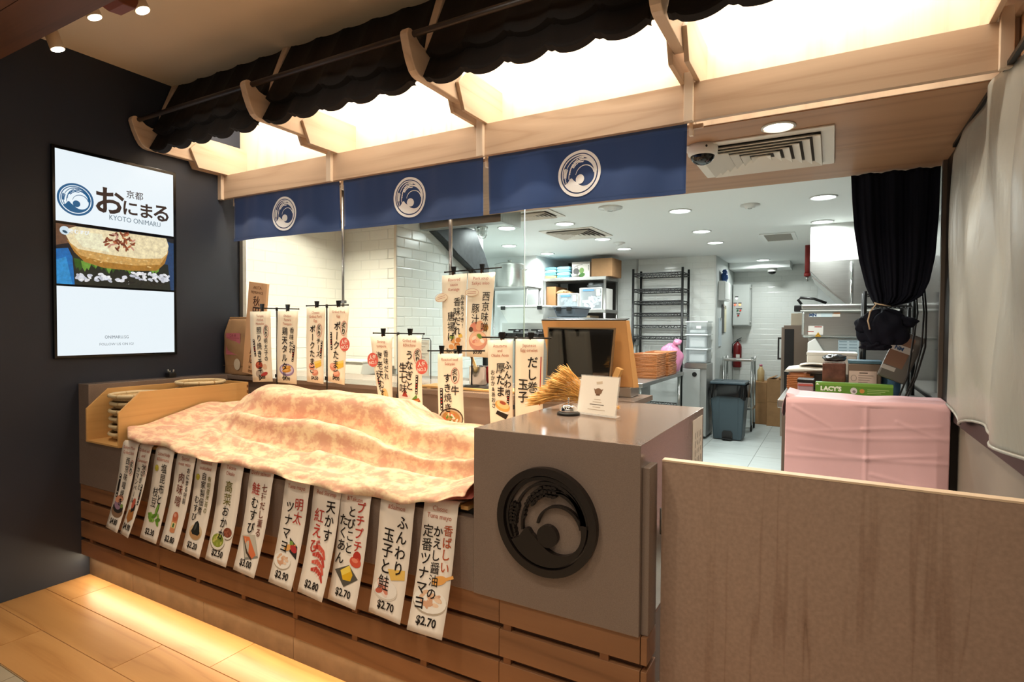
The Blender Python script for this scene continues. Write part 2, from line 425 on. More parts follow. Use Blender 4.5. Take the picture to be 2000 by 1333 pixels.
# ---- right-hand screen wall: dark frame, glass, grey lower panel
M_FRAME = plain('dark_bronze_frame', '#17120f', 0.4, 0.4)
wr = struct(MB().box(XR+.02, XR+.08, -1.2, 2.05, 0, 1.0), 'wall_right', plain('beige_lower_panel', '#7a7065', 0.6, var=.04, vscale=4, aniso=(1,1,.1)))
MB().box(XR-.01, XR+.09, -1.2, 2.05, 1.0, 1.075).build('frame_rail', M_FRAME, wr, bevel=.004)
MB().box(XR-.012, XR+.09, 1.84, 2.10, 0, 2.352).build('frame_post', M_FRAME, wr, bevel=.003)
MB().box(XR+.03, XR+.036, -1.2, 2.02, 1.075, 2.35).build('pane', M_GLASS, wr)
MB().box(XR-.03, XR-.012, 2.10, 2.135, 0, 2.352).build('steel_strip', plain('dull_strip', '#6d645b', .35, .6), wr)
struct(MB().box(XR+.001, XR+.09, -1.2, 1.84, 2.352, 2.994), 'wall_right_upper', M_SOFF)

# ================================================================== LIGHT FITTINGS
M_LENS_W = emit('lit_lens_warm', '#fff3dc', 9.0)
M_LENS_N = emit('lit_lens_neutral', '#f4fffb', 8.0)
def downlight(x, y, z, r, label, mat, power, color, group, spread=150):
    t = thing('downlight', label, 'downlight', (x, y, z), group)
    MB().lathe([(r*.98, .004), (r*1.14, 0.0), (r*1.16, -.006), (r*1.0, -.008)], (x, y, z), 32).build('trim_ring', M_WHITEE, t)
    MB().lathe([(0.0001, -.003), (r*.98, -.003), (r*.98, 0.004)], (x, y, z), 32).build('lens', mat, t)
    lamp('AREA', 'downlight_glow', (x, y, z-.012), power, color, size=r*1.8, spread=spread)
    return t
WH = ['over the pass beside the ceiling camera', 'hidden behind the first noren', 'hidden behind the second noren', 'hidden behind the third noren']
for i, x in enumerate((3.526, 0.42, 1.48, 2.52)):
    downlight(x, 1.137 if i == 0 else 1.16, 2.352, .062, 'round warm downlight in the timber soffit ' + WH[i], M_LENS_W, 26 if i else 10, WARMW, 'soffit downlights')
KL = [(2.605,3.277),(2.562,4.417),(2.55,5.284),(3.675,3.259),(3.654,4.377),(3.633,5.223),(1.495,3.374),(1.485,4.438),(1.45,5.306),(.382,5.30),(.30,4.403),(.424,3.35),(2.858,7.345),(-.40,4.224),(.889,3.314)]
KD = ['nearest the black dome, in front of the wire rack column', 'in the middle row facing the wire rack', 'closest to the tiled wall above the wire rack',
      'closest to the navy curtain', 'half way between the curtain and the steel hood', 'just above the steel hood', 'beside the square air diffuser, on the noren side',
      'on the far edge of the square air diffuser', 'in front of the cardboard box on the top shelf', 'in front of the steel wall shelf', 'beyond the glass screen, second row', 'above the caged lamp, nearest the glass',
      'in the corridor ceiling near the small camera', 'leftmost behind the glass, above the stock pot', 'between the caged lamp and the glass edge']
for (x, y), d in zip(KL, KD):
    downlight(x, y, 2.45, .085, 'round white kitchen downlight ' + d, M_LENS_N, 14, NEUT, 'kitchen downlights', 170)
def spotlight(loc, aim, label, power, spot, ztop=2.995, color=None):
    p = Vector(loc); d = (Vector(aim) - p).normalized(); t = thing('ceiling_spotlight', label, 'spotlight', loc, 'track spotlights')
    a = p - d*.06; b = p + d*.06
    MB().cyl(a, b, .031, n=24).build('barrel', plain('cream_spot_barrel', '#cdb79a', .4), t)
    MB().cyl(b - d*.002, b + d*.003, .027, n=24).build('lens', M_LENS_W, t)
    MB().cyl(a, (a.x, a.y, ztop), .008, n=8).cyl((a.x, a.y, ztop-.02), (a.x, a.y, ztop), .035, n=20).build('bracket', M_WHITEE, t)
    lamp('SPOT', 'spotlight_beam', b + d*.02, power, color or WARM, aim, .03, spot=spot, blend=.7)
spotlight((.40, -.31, 2.86), (.75, 0.25, 0.9), 'small cylinder spotlight in front of the navy wall', 36, 62)
spotlight((.79, -.33, 2.905), (1.2, 0.3, 1.0), 'half hidden spotlight at the edge of the timber bulkhead', 44, 62)
spotlight((1.10, -.29, 2.87), (1.75, 0.3, 1.0), 'spotlight beside the red-brown timber block', 48, 62)
for x in (1.9, 2.6, 3.3):
    spotlight((x, -.31, 2.89), (x+.1, .35, 1.0), 'spotlight above the frame over the counter at %s' % {1.9: 'its middle', 2.6: 'the medallion block', 3.3: 'its far end'}[x], 42 if x < 3 else 14, 62)
for x, tx, lab, pw, cone in ((.75, .6, 'first', 26, 44), (1.6, 1.64, 'second', 26, 44), (2.7, 2.68, 'third', 26, 44)):
    spotlight((x, -1.05, 2.66), (tx, .88, 2.16), 'spotlight under the walkway bulkhead aimed at the ' + lab + ' noren', pw, cone, 2.75, (1.0, .93, .82))
spotlight((2.05, -1.05, 2.66), (2.40, .88, 2.17), 'narrow spotlight under the walkway bulkhead aimed at the edge of the third noren', 34, 11, 2.75, (1.0, .93, .82))
for i, x in enumerate((1.2, 2.5, 3.8, 5.1)):  # added lamps out of view, to brighten the partition and block front
    downlight(x, -1.35, 2.75, .07, 'added unseen warm downlight in the walkway bulkhead, ' + ['first', 'second', 'third', 'fourth'][i] + ' from the navy wall', M_LENS_W, (3, 9, 11, 5)[i], WARMW, 'added walkway downlights')
for i, x in enumerate((1.2, 2.5, 3.8, 5.1)):  # second row of added fill lamps, also out of view
    downlight(x, -2.3, 2.75, .07, 'added unseen warm downlight further out in the walkway bulkhead, ' + ['first', 'second', 'third', 'fourth'][i] + ' from the navy wall', M_LENS_W, (3, 6, 8, 6)[i], WARMW, 'added walkway downlights')

# red-brown timber block on the bulkhead edge
tb = thing('timber_bracket', 'red-brown timber bracket hanging beside the ceiling spotlight', 'bracket', (1.08, -.36, 2.80))
MB().prism([(-.47, 2.99), (-.47, 2.86), (-.44, 2.82), (-.36, 2.795), (-.31, 2.80), (-.30, 2.83), (-.30, 2.99)], 'x', 1.02, 1.14).build('block', wood('red_timber', '#5e2a17', '#7e3d22', 'y', .5), tb, bevel=.004)
MB().box(1.005, 1.155, -.43, -.34, 2.955, 2.993).build('mounting_plate', M_BLKMET, tb)

# air diffuser in the soffit, dome camera beside it
def diffuser(name, label, x0, x1, y0, y1, z, n, parent_group=None):
    t = thing(name, label, 'air vent', ((x0+x1)/2, (y0+y1)/2, z))
    m = plain('vent_white', '#d9d2c6', .45); f = .055
    fr = MB()
    for a in ((x0, x1, y0, y0+f), (x0, x1, y1-f, y1), (x0, x0+f, y0+f, y1-f), (x1-f, x1, y0+f, y1-f)):
        fr.box(*a, z-.008, z-.0005)
    fr.build('frame', m, t, bevel=.002)
    MB().box(x0+f, x1-f, y0+f, y1-f, z-.002, z-.0005).build('backing', plain('vent_dark', '#3a332c', .8), t)
    cx, cy = (x0+x1)/2, (y0+y1)/2; hx = (x1-x0)/2 - f; hy = (y1-y0)/2 - f
    for k in range(n):
        s = 1 - k/n; s2 = s - .75/n
        a, b = hx*s, hy*s; c, d = hx*s2, hy*s2
        vs = [(cx-a, cy-b, z-.024), (cx+a, cy-b, z-.024), (cx+a, cy+b, z-.024), (cx-a, cy+b, z-.024),
              (cx-c, cy-d, z-.004), (cx+c, cy-d, z-.004), (cx+c, cy+d, z-.004), (cx-c, cy+d, z-.004)]
        MB().add(vs, [(0,1,5,4),(1,2,6,5),(2,3,7,6),(3,0,4,7)]).build('louvre', m, t, solid=.004)
    return t
diffuser('air_diffuser', 'square white air diffuser with nested louvres in the timber soffit', 3.09, 3.745, 1.215, 1.872, 2.352, 6)
diffuser('air_diffuser', 'square white air diffuser in the white kitchen ceiling', 1.08, 1.67, 3.64, 4.25, 2.45, 6)
diffuser('air_diffuser', 'air diffuser seen just under the third noren hem', 1.15, 1.66, 2.66, 3.02, 2.45, 6)
t = thing('return_grille', 'flat slotted return-air grille in the kitchen ceiling', 'air vent', (3.23, 5.16, 2.45))
g = MB()
for a in ((3.06, 3.40, 4.87, 4.91), (3.06, 3.40, 5.41, 5.45), (3.06, 3.10, 4.91, 5.41), (3.36, 3.40, 4.91, 5.41)): g.box(*a, 2.44, 2.449)
g.build('frame', M_WHITEE, t)
for k in range(14): MB().box(3.10, 3.36, 4.92+k*.035, 4.94+k*.035, 2.442, 2.449).build('slat', plain('grille_slat', '#9a958a', .5), t)
def dome_cam(label, x, y, z, r):
    t = thing('dome_camera', label, 'camera', (x, y, z))
    MB().lathe([(.0001, 0), (r, 0), (r*1.02, -r*.25), (r*.95, -r*.62), (r*.80, -r*.72)], (x, y, z), 32).build('housing', M_WHITEP, t)
    MB().lathe([(r*.80*sin(k/10*pi/2+1e-4), -r*.68 - r*.62*cos(k/10*pi/2)) for k in range(11)], (x, y, z), 32).build('dome', plain('smoked_dome', '#0b0b0b', .06), t)
    MB().cyl((x+r*.4, y-r*.75, z-r*.3), (x+r*.44, y-r*1.0, z-r*.3), r*.07, n=10).build('screw', M_BLACK, t)
dome_cam('white dome camera with smoked lens on the timber soffit', 3.177, 1.262, 2.352, .072)
dome_cam('small dome camera on the corridor ceiling', 2.95, 7.75, 2.36, .07)
def disc(label, x, y, r):
    t = thing('ceiling_detector', label, 'detector', (x, y, 2.45))
    MB().lathe([(.0001, -.03), (r*.5, -.028), (r*.6, -.012), (r, -.012), (r, 0)], (x, y, 2.45), 24).build('disc', M_WHITEE, t)
    MB().lathe([(r*.2, -.032), (r*.24, -.029)], (x, y, 2.45), 16).build('cap', M_STEEL, t)
disc('flat round detector on the kitchen ceiling near the curtain', 3.157, 3.292, .075)
disc('small round sprinkler cover near the cardboard box', 1.561, 4.78, .07)
disc('pale round speaker cover on the ceiling behind the third noren', 2.132, 2.865, .10)

# awning light strip behind the tiles and the strip under the counter
st = thing('led_strip', 'bright light strip hidden behind the awning tiles', 'light strip', (2.14, .66, 2.93))
MB().box(.1, 4.2, .64, .67, 2.94, 2.955).build('diffuser_strip', emit('awning_led', '#fff6e6', 10.0), st)
MB().box(.1, 4.2, .635, .675, 2.955, 2.975).build('channel', M_STEELX, st)
lamp('AREA', 'awning_led_glow', (2.14, .70, 2.925), 46, (1.0, .90, .74), (2.14, 1.0, 2.55), size=4.1, size_y=.03)

# ================================================================== PRINT: lettering, logo, flat artwork on real surfaces
_TC = {}
def glyphs(body, bold=0.0):
    """2-D triangles of a line of text, one em high, starting at x = 0; returns verts, faces, width"""
    key = (body, round(bold, 3))
    if key not in _TC:
        c = bpy.data.curves.new('lettering', 'FONT'); c.body = body; c.size = 1.0; c.offset = bold; c.resolution_u = 2; c.fill_mode = 'FRONT'
        o = bpy.data.objects.new('lettering', c); COL.objects.link(o)
        dg = bpy.context.evaluated_depsgraph_get(); me = bpy.data.meshes.new_from_object(o.evaluated_get(dg))
        vs = [(v.co.x, v.co.y) for v in me.vertices]; fs = [tuple(p.vertices) for p in me.polygons]
        bpy.data.objects.remove(o); bpy.data.curves.remove(c); bpy.data.meshes.remove(me)
        _TC[key] = (vs, fs, (max(v[0] for v in vs) if vs else 0.5), (min(v[0] for v in vs) if vs else 0))
    return _TC[key]
class Ink:
    """flat artwork drawn in metres (u to the right, v downwards) and laid on a surface P(u, v, lift)"""
    def __init__(s, P): s.P = P; s.layers = {}; s.k = 0
    def _put(s, part, hexc, vs, fs, lift):
        L = s.layers.setdefault(part, {'mb': MB(), 'cols': []})
        if hexc not in L['cols']: L['cols'].append(hexc)
        L['mb'].add([s.P(u, v, lift) for u, v in vs], fs, L['cols'].index(hexc))
    def text(s, body, u, v, size, hexc, part='lettering', align='c', bold=0.0, lift=.0009, rot=0.0, sx=1.0, maxw=None):
        vs, fs, wd, lo = glyphs(body, bold)
        if maxw and (wd-lo)*size*sx > maxw: sx = maxw/((wd-lo)*size)
        off = -(wd+lo)/2 if align == 'c' else (-wd if align == 'r' else -lo)
        ca, sa = cos(rot), sin(rot); out = []
        for x, y in vs:
            a = (x+off)*size*sx; b = -(y-.36)*size
            out.append((u + a*ca - b*sa, v + a*sa + b*ca))
        s._put(part, hexc, out, fs, lift)
    def column(s, body, u, v, size, hexc, part='lettering', bold=0.015, step=1.02, lift=.0009, lean=0.0):
        for i, ch in enumerate(body):
            if ch == ' ': continue
            vv = v + (i+.5)*size*step; uu = u + lean*i
            j = random.uniform(-.05, .05)
            bb = bold*.25 if ord(ch) >= 0x4e00 and ch not in '天玉子七生牛田人' else bold
            if ch in 'ー〜': s.text(ch, uu, vv, size, hexc, part, bold=bb, lift=lift, rot=pi/2)
            else: s.text(ch, uu, vv, size, hexc, part, bold=bb, lift=lift, rot=j)
    def poly(s, hexc, pts, part='illustration', lift=.0005):
        s._put(part, hexc, pts, [tuple(range(len(pts)))], lift)
    def ell(s, hexc, u, v, ru, rv, rot=0.0, part='illustration', lift=.0005, n=20):
        ca, sa = cos(rot), sin(rot)
        s.poly(hexc, [(u + ru*cos(t)*ca - rv*sin(t)*sa, v + ru*cos(t)*sa + rv*sin(t)*ca) for t in [2*pi*k/n for k in range(n)]], part, lift)
    def ring(s, hexc, u, v, ru, rv, wd, part='illustration', lift=.0006, n=28, a0=0, a1=2*pi):
        pts = []
        for k in range(n+1):
            t = a0 + (a1-a0)*k/n; pts.append((u+ru*cos(t), v+rv*sin(t))); pts.append((u+(ru-wd)*cos(t), v+(rv-wd)*sin(t)))
        s._put(part, hexc, pts, [(2*k, 2*k+2, 2*k+3, 2*k+1) for k in range(n)], lift)
    def stroke(s, hexc, pts, wd, part='illustration', lift=.0006):
        n = len(pts); ws = wd if isinstance(wd, (list, tuple)) else [wd]*n; vs = []
        for i in range(n):
            p0 = pts[max(0, i-1)]; p1 = pts[min(n-1, i+1)]; dx, dy = p1[0]-p0[0], p1[1]-p0[1]; L = math.hypot(dx, dy) or 1
            nx, ny = -dy/L*ws[i]/2, dx/L*ws[i]/2
            vs += [(pts[i][0]+nx, pts[i][1]+ny), (pts[i][0]-nx, pts[i][1]-ny)]
        s._put(part, hexc, vs, [(2*k, 2*k+2, 2*k+3, 2*k+1) for k in range(n-1)], lift)
    def rect(s, hexc, u0, v0, u1, v1, part='illustration', lift=.0005):
        s.poly(hexc, [(u0, v0), (u1, v0), (u1, v1), (u0, v1)], part, lift)
    def done(s, parent, matfn=pm, labels={}):
        for part, L in s.layers.items():
            L['mb'].build(part, [matfn(h) for h in L['cols']], parent, label=labels.get(part), fix=False)

def arc(cx, cy, rx, ry, a0, a1, n=24): return [(cx + rx*cos(RAD(a0+(a1-a0)*k/n)), cy + ry*sin(RAD(a0+(a1-a0)*k/n))) for k in range(n+1)]
def logo_shapes():
    """the round wave-and-rice emblem in a unit circle (y up): list of ('ring'|'poly'|'stroke', data)"""
    S = [('ring', (0, 0, 1.0, .125))]
    hole = (.27, -.12, .445)
    wave = [(-.66, -.41), (-.55, -.36), (-.47, -.25), (-.42, -.18), (-.375, -.165), (-.33, -.18), (-.27, -.26)]
    wave += [(hole[0]+hole[2]*cos(RAD(a)), hole[1]+hole[2]*sin(RAD(a))) for a in range(222, 376, 8)]
    wave += [(.73, .06)]
    wave += [(.82*cos(RAD(a)), .82*sin(RAD(a))) for a in range(4, -154, -8)]
    S.append(('poly', wave))
    S.append(('poly', arc(.045, -.254, .205, .205, 0, 345, 24)))
    n = 24
    S.append(('stroke', (arc(.27, -.12, .44, .44, 170, 12, n), [.022+.035*k/n for k in range(n+1)])))
    S.append(('stroke', (arc(0, 0, .80, .80, 210, 0, 40), [.040+.025*min(1, k/30) for k in range(41)])))
    S.append(('stroke', (arc(.06, -.04, .70, .76, 155, 5, n), [.030+.055*k/n for k in range(n+1)])))
    S.append(('stroke', (arc(.14, -.10, .63, .68, 190, 15, 30), [.030+.06*k/30 for k in range(31)])))
    S.append(('stroke', (arc(.30, -.08, .44, .66, 105, 12, n), [.028+.06*k/n for k in range(n+1)])))
    def ear(path, ln, wd, rows):
        for i in range(ln):
            t = i/(ln-1); k = t*(len(path)-1); a = int(min(k, len(path)-2)); f = k-a
            x = path[a][0]*(1-f)+path[a+1][0]*f; y = path[a][1]*(1-f)+path[a+1][1]*f
            dx, dy = path[a+1][0]-path[a][0], path[a+1][1]-path[a][1]; L = math.hypot(dx, dy); dx /= L; dy /= L
            g = wd*(1-.55*t)
            for r in rows:
                if t > .72 and r != rows[0]: continue
                cx, cy = x - dy*g*r, y + dx*g*r; ang = math.degrees(math.atan2(dy, dx)) + r*18
                ca, sa = cos(RAD(ang)), sin(RAD(ang))
                S.append(('poly', [(cx+.060*(1-.3*t)*cos(q)*ca - .026*sin(q)*sa, cy+.060*(1-.3*t)*cos(q)*sa + .026*sin(q)*ca) for q in [2*pi*j/8 for j in range(8)]]))
    ear([(-.63, .22), (-.67, .05), (-.67, -.12), (-.62, -.33)], 9, .062, (0, 1, -1))
    ear([(.17, .57), (-.05, .57), (-.25, .42), (-.36, .25), (-.41, .02)], 12, .085, (-1, 0, 1))
    return S
LOGO = logo_shapes()
def ink_logo(ink, u, v, r, hexc, part='emblem', lift=.0008):
    for k, d in LOGO:
        if k == 'ring': ink.ring(hexc, u, v, r, r, d[3]*r, part, lift, 64)
        elif k == 'poly': ink.poly(hexc, [(u+x*r, v-y*r) for x, y in d], part, lift)
        else: ink.stroke(hexc, [(u+x*r, v-y*r) for x, y in d[0]], [q*r for q in d[1]], part, lift)

# ================================================================== AWNING
RX = [.035, 1.09, 2.15, 3.205, 4.24]
aw = thing('tiled_awning', 'black tiled awning on pale timber rafters with upturned horns', 'awning', (2.14, .5, 2.48))
roof_y = lambda z: .345 + (z - 2.51)*.385
HORN = [(.229, 2.703), (.238, 2.714), (.252, 2.718), (.271, 2.711), (.289, 2.697), (.311, 2.680), (.343, 2.672), (.388, 2.676)]
LOW = [(.326, 2.537), (.304, 2.542), (.283, 2.556), (.262, 2.589), (.241, 2.638), (.226, 2.689)]
for x in RX:
    core = HORN + [(roof_y(2.80)-.040, 2.80), (roof_y(2.99)-.040, 2.99), (roof_y(2.99)+.06, 2.99), (.62, 2.70), (.66, 2.62), (.64, 2.537)] + LOW
    r = MB().prism(core, 'x', x-.021, x+.021).build('rafter', M_ASHY, aw, bevel=.004)
    for sx in (-1, 1):
        a, b = (x+.0215, x+.041) if sx > 0 else (x-.041, x-.0215)
        MB().prism([(.8348, 2.4955), (.628, 2.4955), (.575, 2.61), (.66, 2.70), (.76, 2.703), (.993, 2.703), (.993, 2.4955)], 'x', a, b).build('cheek_board', M_ASHY, r, bevel=.0015)
M_ROOF = plain('stone_coated_tile', '#1a130f', .75, var=.35, vscale=500, bmp=.5, bscale=700, spec=.3)
PER = .196
def course(x0, x1, z_lo, z_hi, out):
    n = int((x1-x0)/PER*14); span = z_hi - z_lo; rows = 6
    def lobe(x):
        t = ((x-x0)/PER) % 1.0
        return .024*(1 - abs(sin(pi*t))**.8) + (.006*sin(pi*(t-.08)/.14) if .08 < t < .22 else 0)
    nrm = Vector((0, -.933, .36))
    def F(u, v, d):
        x = x0 + u*(x1-x0); z = z_lo + v*span + .012*(lobe(x)/.024)*(1-v)**2
        return Vector((x, roof_y(z), z)) + nrm*(lobe(x)*(1 - .45*v) + out*(1-v) + d)
    mb = MB(); mb.grid(lambda u, v: F(u, v, .006), n, rows); mb.grid(lambda u, v: F(u, v, -.012), n, rows)
    mb.grid(lambda u, v: F(u, 0, .006 - .030*v), n, 1, smooth=False)
    mb.grid(lambda u, v: F(0, u, .006 - .018*v), rows, 1, smooth=False); mb.grid(lambda u, v: F(1, u, .006 - .018*v), rows, 1, smooth=False)
    return mb
for i in range(4):
    a, b = RX[i]+.030, RX[i+1]-.030
    p = course(a, b, 2.515, 2.66, .004).build('tile_course', M_ROOF, aw)
    course(a, b, 2.620, 3.03, .026).build('tile_course', M_ROOF, aw)
    MB().prism([(roof_y(2.56)+.014, 2.56), (roof_y(2.99)+.014, 2.99), (roof_y(2.99)+.022, 2.99), (roof_y(2.56)+.022, 2.56)], 'x', a, b).build('roof_deck', plain('roof_deck_ply', '#4b3827', .8), aw)
MB().cyl((0.0, .268, 2.700), (RX[4]+.02, .268, 2.700), .0135, n=16).build('pole', plain('dark_brown_pole', '#2b1f18', .45), aw)

# ================================================================== NOREN CURTAINS
rod = thing('noren_rod', 'pale wooden rod behind the fascia carrying the navy curtains', 'rod', (1.6, .90, 2.345))
MB().box(.06, 3.25, .888, .902, 2.318, 2.336).build('bar', M_ASHX, rod)
for x in (.075, 1.115, 2.155, 3.2): MB().box(x-.008, x+.008, .884, .906, 2.29, 2.352).build('hanger', M_ASHZ, rod)
def noren(x0, x1, label, seed):
    t = thing('noren_curtain', label, 'curtain', ((x0+x1)/2, .88, 2.04), 'navy noren curtains')
    rnd = random.Random(seed); ph = [rnd.uniform(0, 6.28) for _ in range(5)]
    W = x1-x0; zt, zb = 2.345, 2.04
    def wav(x, z):
        k = (zt-z)/(zt-zb); q = (x-x0)/W
        return .006*sin(7*q*2+ph[0]) * (.4+.6*k) + .004*sin(23*q+ph[1]+k*2)*(1-k*.5) + .012*sin(3.1*q+ph[2])*k + .0015*sin(60*q+ph[3])*(1-k)
    def P(u, v, lift=0.0):
        x = (x0+x1)/2 + u; z = zt - v
        return Vector((x, .880 + wav(x, z) - lift, z - .004*sin(3*(x-x0)/W+ph[4])*v/.3))
    MB().grid(lambda a, b: P((a-.5)*W, b*(zt-zb)), 60, 20).build('cloth', M_NOREN, t, solid=.0015)
    MB().grid(lambda a, b: P((a-.5)*W, zt-zb-.018+b*.018, .0018), 60, 1).build('hem', M_NOREN, t)
    MB().grid(lambda a, b: P((a-.5)*W, .002+b*.030, .0018), 60, 2).build('rod_sleeve', M_NOREN, t)
    ink = Ink(P); st = '#3a547f'
    ink.stroke(st, [((k/40-.5)*W, .033) for k in range(41)], .0012, 'stitching', .0022)
    ink.stroke(st, [((k/40-.5)*W, zt-zb-.019) for k in range(41)], .0012, 'stitching', .0022)
    ink_logo(ink, 0.005, .158, .112, '#ffffff', 'emblem', .0024)
    ink.done(t, labels={'emblem': 'white round wave and rice emblem'})
noren(.086, 1.098, 'navy noren curtain with white emblem nearest the video screen', 1)
noren(1.135, 2.140, 'middle navy noren curtain with white emblem', 2)
noren(2.171, 3.184, 'navy noren curtain with white emblem next to the dome camera', 3)

# ================================================================== VIDEO SCREEN ON THE NAVY WALL
tv = thing('video_screen', 'tall lit menu screen with round logo and food photo on the navy wall', 'screen', (0.0, .172, 1.265))
y0, y1, z0, z1 = -.167, .510, 1.262, 2.440
MB().box(0.0, .022, y0, y1, z0, z1).build('bezel', plain('gloss_black_bezel', '#060606', .15), tv, bevel=.003)
M_SCRW = emit('screen_white', '#eef9ff', .95, '#050505')
MB().box(.022, .0225, y0+.014, y1-.020, 2.025, z1-.020).build('display_panel', M_SCRW, tv)
MB().box(.022, .0225, y0+.014, y1-.020, z0+.016, 1.666).build('display_panel', M_SCRW, tv)
def TVP(u, v, lift=0): return Vector((.0226 + lift*.4, y0 + u, z1 - v))
ik = Ink(TVP); BL = '#1d5a86'; DK = '#2a1a18'
ink_logo(ik, .110, .284, .090, BL, 'logo')
for ch, u, v, s in (('お', .287, .262, .170), ('に', .398, .282, .098), ('ま', .492, .283, .098), ('る', .580, .280, .118)):
    ik.text(ch, u, v, s, DK, 'logotype', bold=.024)
ik.text('京都', .424, .198, .050, DK, 'logotype', bold=.006)
ik.text('KYOTO ONIMARU', .428, .352, .042, '#4a6474', 'logotype', maxw=.294)
ik.text('ONIMARU.SG', .315, 1.060, .026, '#55616b', 'caption', maxw=.13)
ik.text('FOLLOW US ON IG!', .315, 1.102, .021, '#6b747c', 'caption', maxw=.19)
# the food photograph: blue plate, omelette slice, shiso leaf, rice and seaweed
PH = 'food_photo'; vt, vb = .430, .762; ul, ur = .014, .657
ik.rect('#10151d', ul, vt, ur, vb, PH, .0002)
ik.poly('#6a4a36', [(ul, vt), (.11, vt), (.08, vt+.10), (ul, vt+.12)], PH, .0003)
ik.poly('#1668ae', [(ul, vt+.14), (.07, vt+.13), (.10, vt+.2), (.12, vb), (ul, vb)], PH, .0003)
ik.poly('#2f8cc9', [(ul, vt+.20), (.06, vt+.18), (.09, vb), (ul, vb)], PH, .00035)
ik.poly('#1d3f68', [(.58, vt+.02), (ur, vt+.03), (ur, vb), (.60, vb)], PH, .0003)
ik.poly('#20231b', [(.09, vt+.16), (.62, vt+.17), (.635, vb), (.10, vb)], PH, .0004)
rn = random.Random(3)
for k in range(70):
    u = rn.uniform(.11, .62); lo = .235 if u > .40 else .262
    v = vt + rn.uniform(lo, lo+.045 if u > .40 else .305)
    ik.ell(rn.choice(['#d9dbe2', '#c7c9d4', '#eceaf0']), u, v, .015, .008, rn.uniform(-1, 1), PH, .0005+k*2e-6, 10)
for k in range(40):
    u = rn.uniform(.36, .60); v = vt + rn.uniform(.285, .308)
    ik.ell(rn.choice(['#14140f', '#2b281e']), u, v, .012, .005, rn.uniform(-1, 1), PH, .0007+k*2e-6, 8)
for k in range(22):
    u = .11 + k*.021 + rn.uniform(-.006, .006); L = .05 if u < .40 else .028
    v = vt + .195 + .012*sin(k)
    ik.poly(rn.choice(['#3f6b1f', '#56852a', '#2f5518', '#6d9a3a']), [(u-.018, v-.012), (u+.018, v-.008), (u+.012, v+L*.5), (u+.004+rn.uniform(-.01, .01), v+L), (u-.012, v+L*.5)], PH, .0009+k*3e-6)
ik.poly('#a9762f', [(.065, vt+.085), (.10, vt+.15), (.15, vt+.20), (.25, vt+.225), (.40, vt+.228), (.55, vt+.215), (.60, vt+.165), (.625, vt+.08), (.3, vt+.11)], PH, .0011)
ik.poly('#cfa05a', [(.075, vt+.10), (.13, vt+.165), (.25, vt+.19), (.42, vt+.195), (.57, vt+.175), (.62, vt+.10), (.35, vt+.12)], PH, .00115)
ik.poly('#f0dcb2', [(.055, vt+.05), (.075, vt+.02), (.11, vt+.004), (.61, vt+.004), (.625, vt+.05), (.615, vt+.10), (.58, vt+.135), (.45, vt+.15), (.28, vt+.145), (.12, vt+.13), (.08, vt+.10)], PH, .0012)
ik.poly('#f7e9c6', [(.10, vt+.06), (.14, vt+.03), (.24, vt+.03), (.28, vt+.13), (.14, vt+.115)], PH, .0013)
for k in range(46):
    a = rn.uniform(0, 6.28); q = rn.random()**.5
    ik.ell(rn.choice(['#7c3b24', '#93492c', '#b4663f', '#6a2d1c', '#c99480']), .345+.10*q*cos(a), vt+.055+.055*q*sin(a), .016, .006, rn.uniform(-1.5, 1.5), PH, .0014+k*3e-6, 8)
for k in range(30): ik.ell(rn.choice(['#e2bd7c', '#d8ab63']), rn.uniform(.13, .55), vt+rn.uniform(.155, .20), .008, .004, rn.uniform(-.5, .5), PH, .0016+k*2e-6, 8)
ik.ell('#cfe0ea', .055, vt+.035, .024, .024, 0, 'photo_mark', .0018); ik.ell('#2c4a5d', .056, vt+.042, .013, .007, .4, 'photo_mark', .0019)
ik.text('味むすび', .125, vt+.034, .026, '#eef2f4', 'photo_mark', bold=.03, lift=.0019)
def photo_px(hexc):
    m = sm(hexc)
    if not m.get('grain'):
        m['grain'] = 1; nt = m.node_tree; bs = nt.nodes['Principled BSDF']; v = coords(nt, rand=False)
        n = N(nt, 'ShaderNodeTexNoise', i_Scale=42.0, i_Detail=5.0, i_Roughness=.7); nt.links.new(v, n.inputs['Vector']); c = lin(hexc)
        nt.links.new(ramp(nt, n.outputs['Fac'], [(.3, tuple(x*.66 for x in c[:3])+(1,)), (.7, tuple(min(1, x*1.22) for x in c[:3])+(1,))]), bs.inputs['Emission Color'])
    return m
food = ik.layers.pop('food_photo')
ik.done(tv, sm)
food['mb'].build('food_photo', [photo_px(h) for h in food['cols']], tv, fix=False)

# ================================================================== SERVICE COUNTER
ct = thing('service_counter', 'taupe stone service counter with teak slat cladding along its base', 'counter', (1.6, .4, 0))
FY = -.045
MB().box(0.0, 2.69, FY, .45, .54, .795).build('stone_front', M_STONE, ct, bevel=.002)
MB().box(0.0, .112, FY, .84, .795, 1.115).build('stone_side', M_STONE, ct, bevel=.002)
MB().box(.112, 2.69, .45, .83, .50, .79).build('well_floor', M_STONE, ct)
MB().box(.112, 2.69, .832, .86, .79, 1.085).build('stone_upstand', M_STONE, ct)
MB().box(0.0, 2.69, .80, 1.36, 1.085, 1.110).build('stone_sill', M_STONE, ct, bevel=.002)
blk = MB().box(2.692, 3.270, FY-.005, .88, .54, 1.108).build('stone_block', M_STONE, ct, bevel=.002)
MB().box(3.270, 3.292, -.03, .055, .5405, 1.040).build('stone_filler', M_STONE, ct, bevel=.002)
MB().box(.02, 3.25, .02, .83, .0, .54).build('carcass', plain('counter_carcass', '#3a2519', .8), ct)
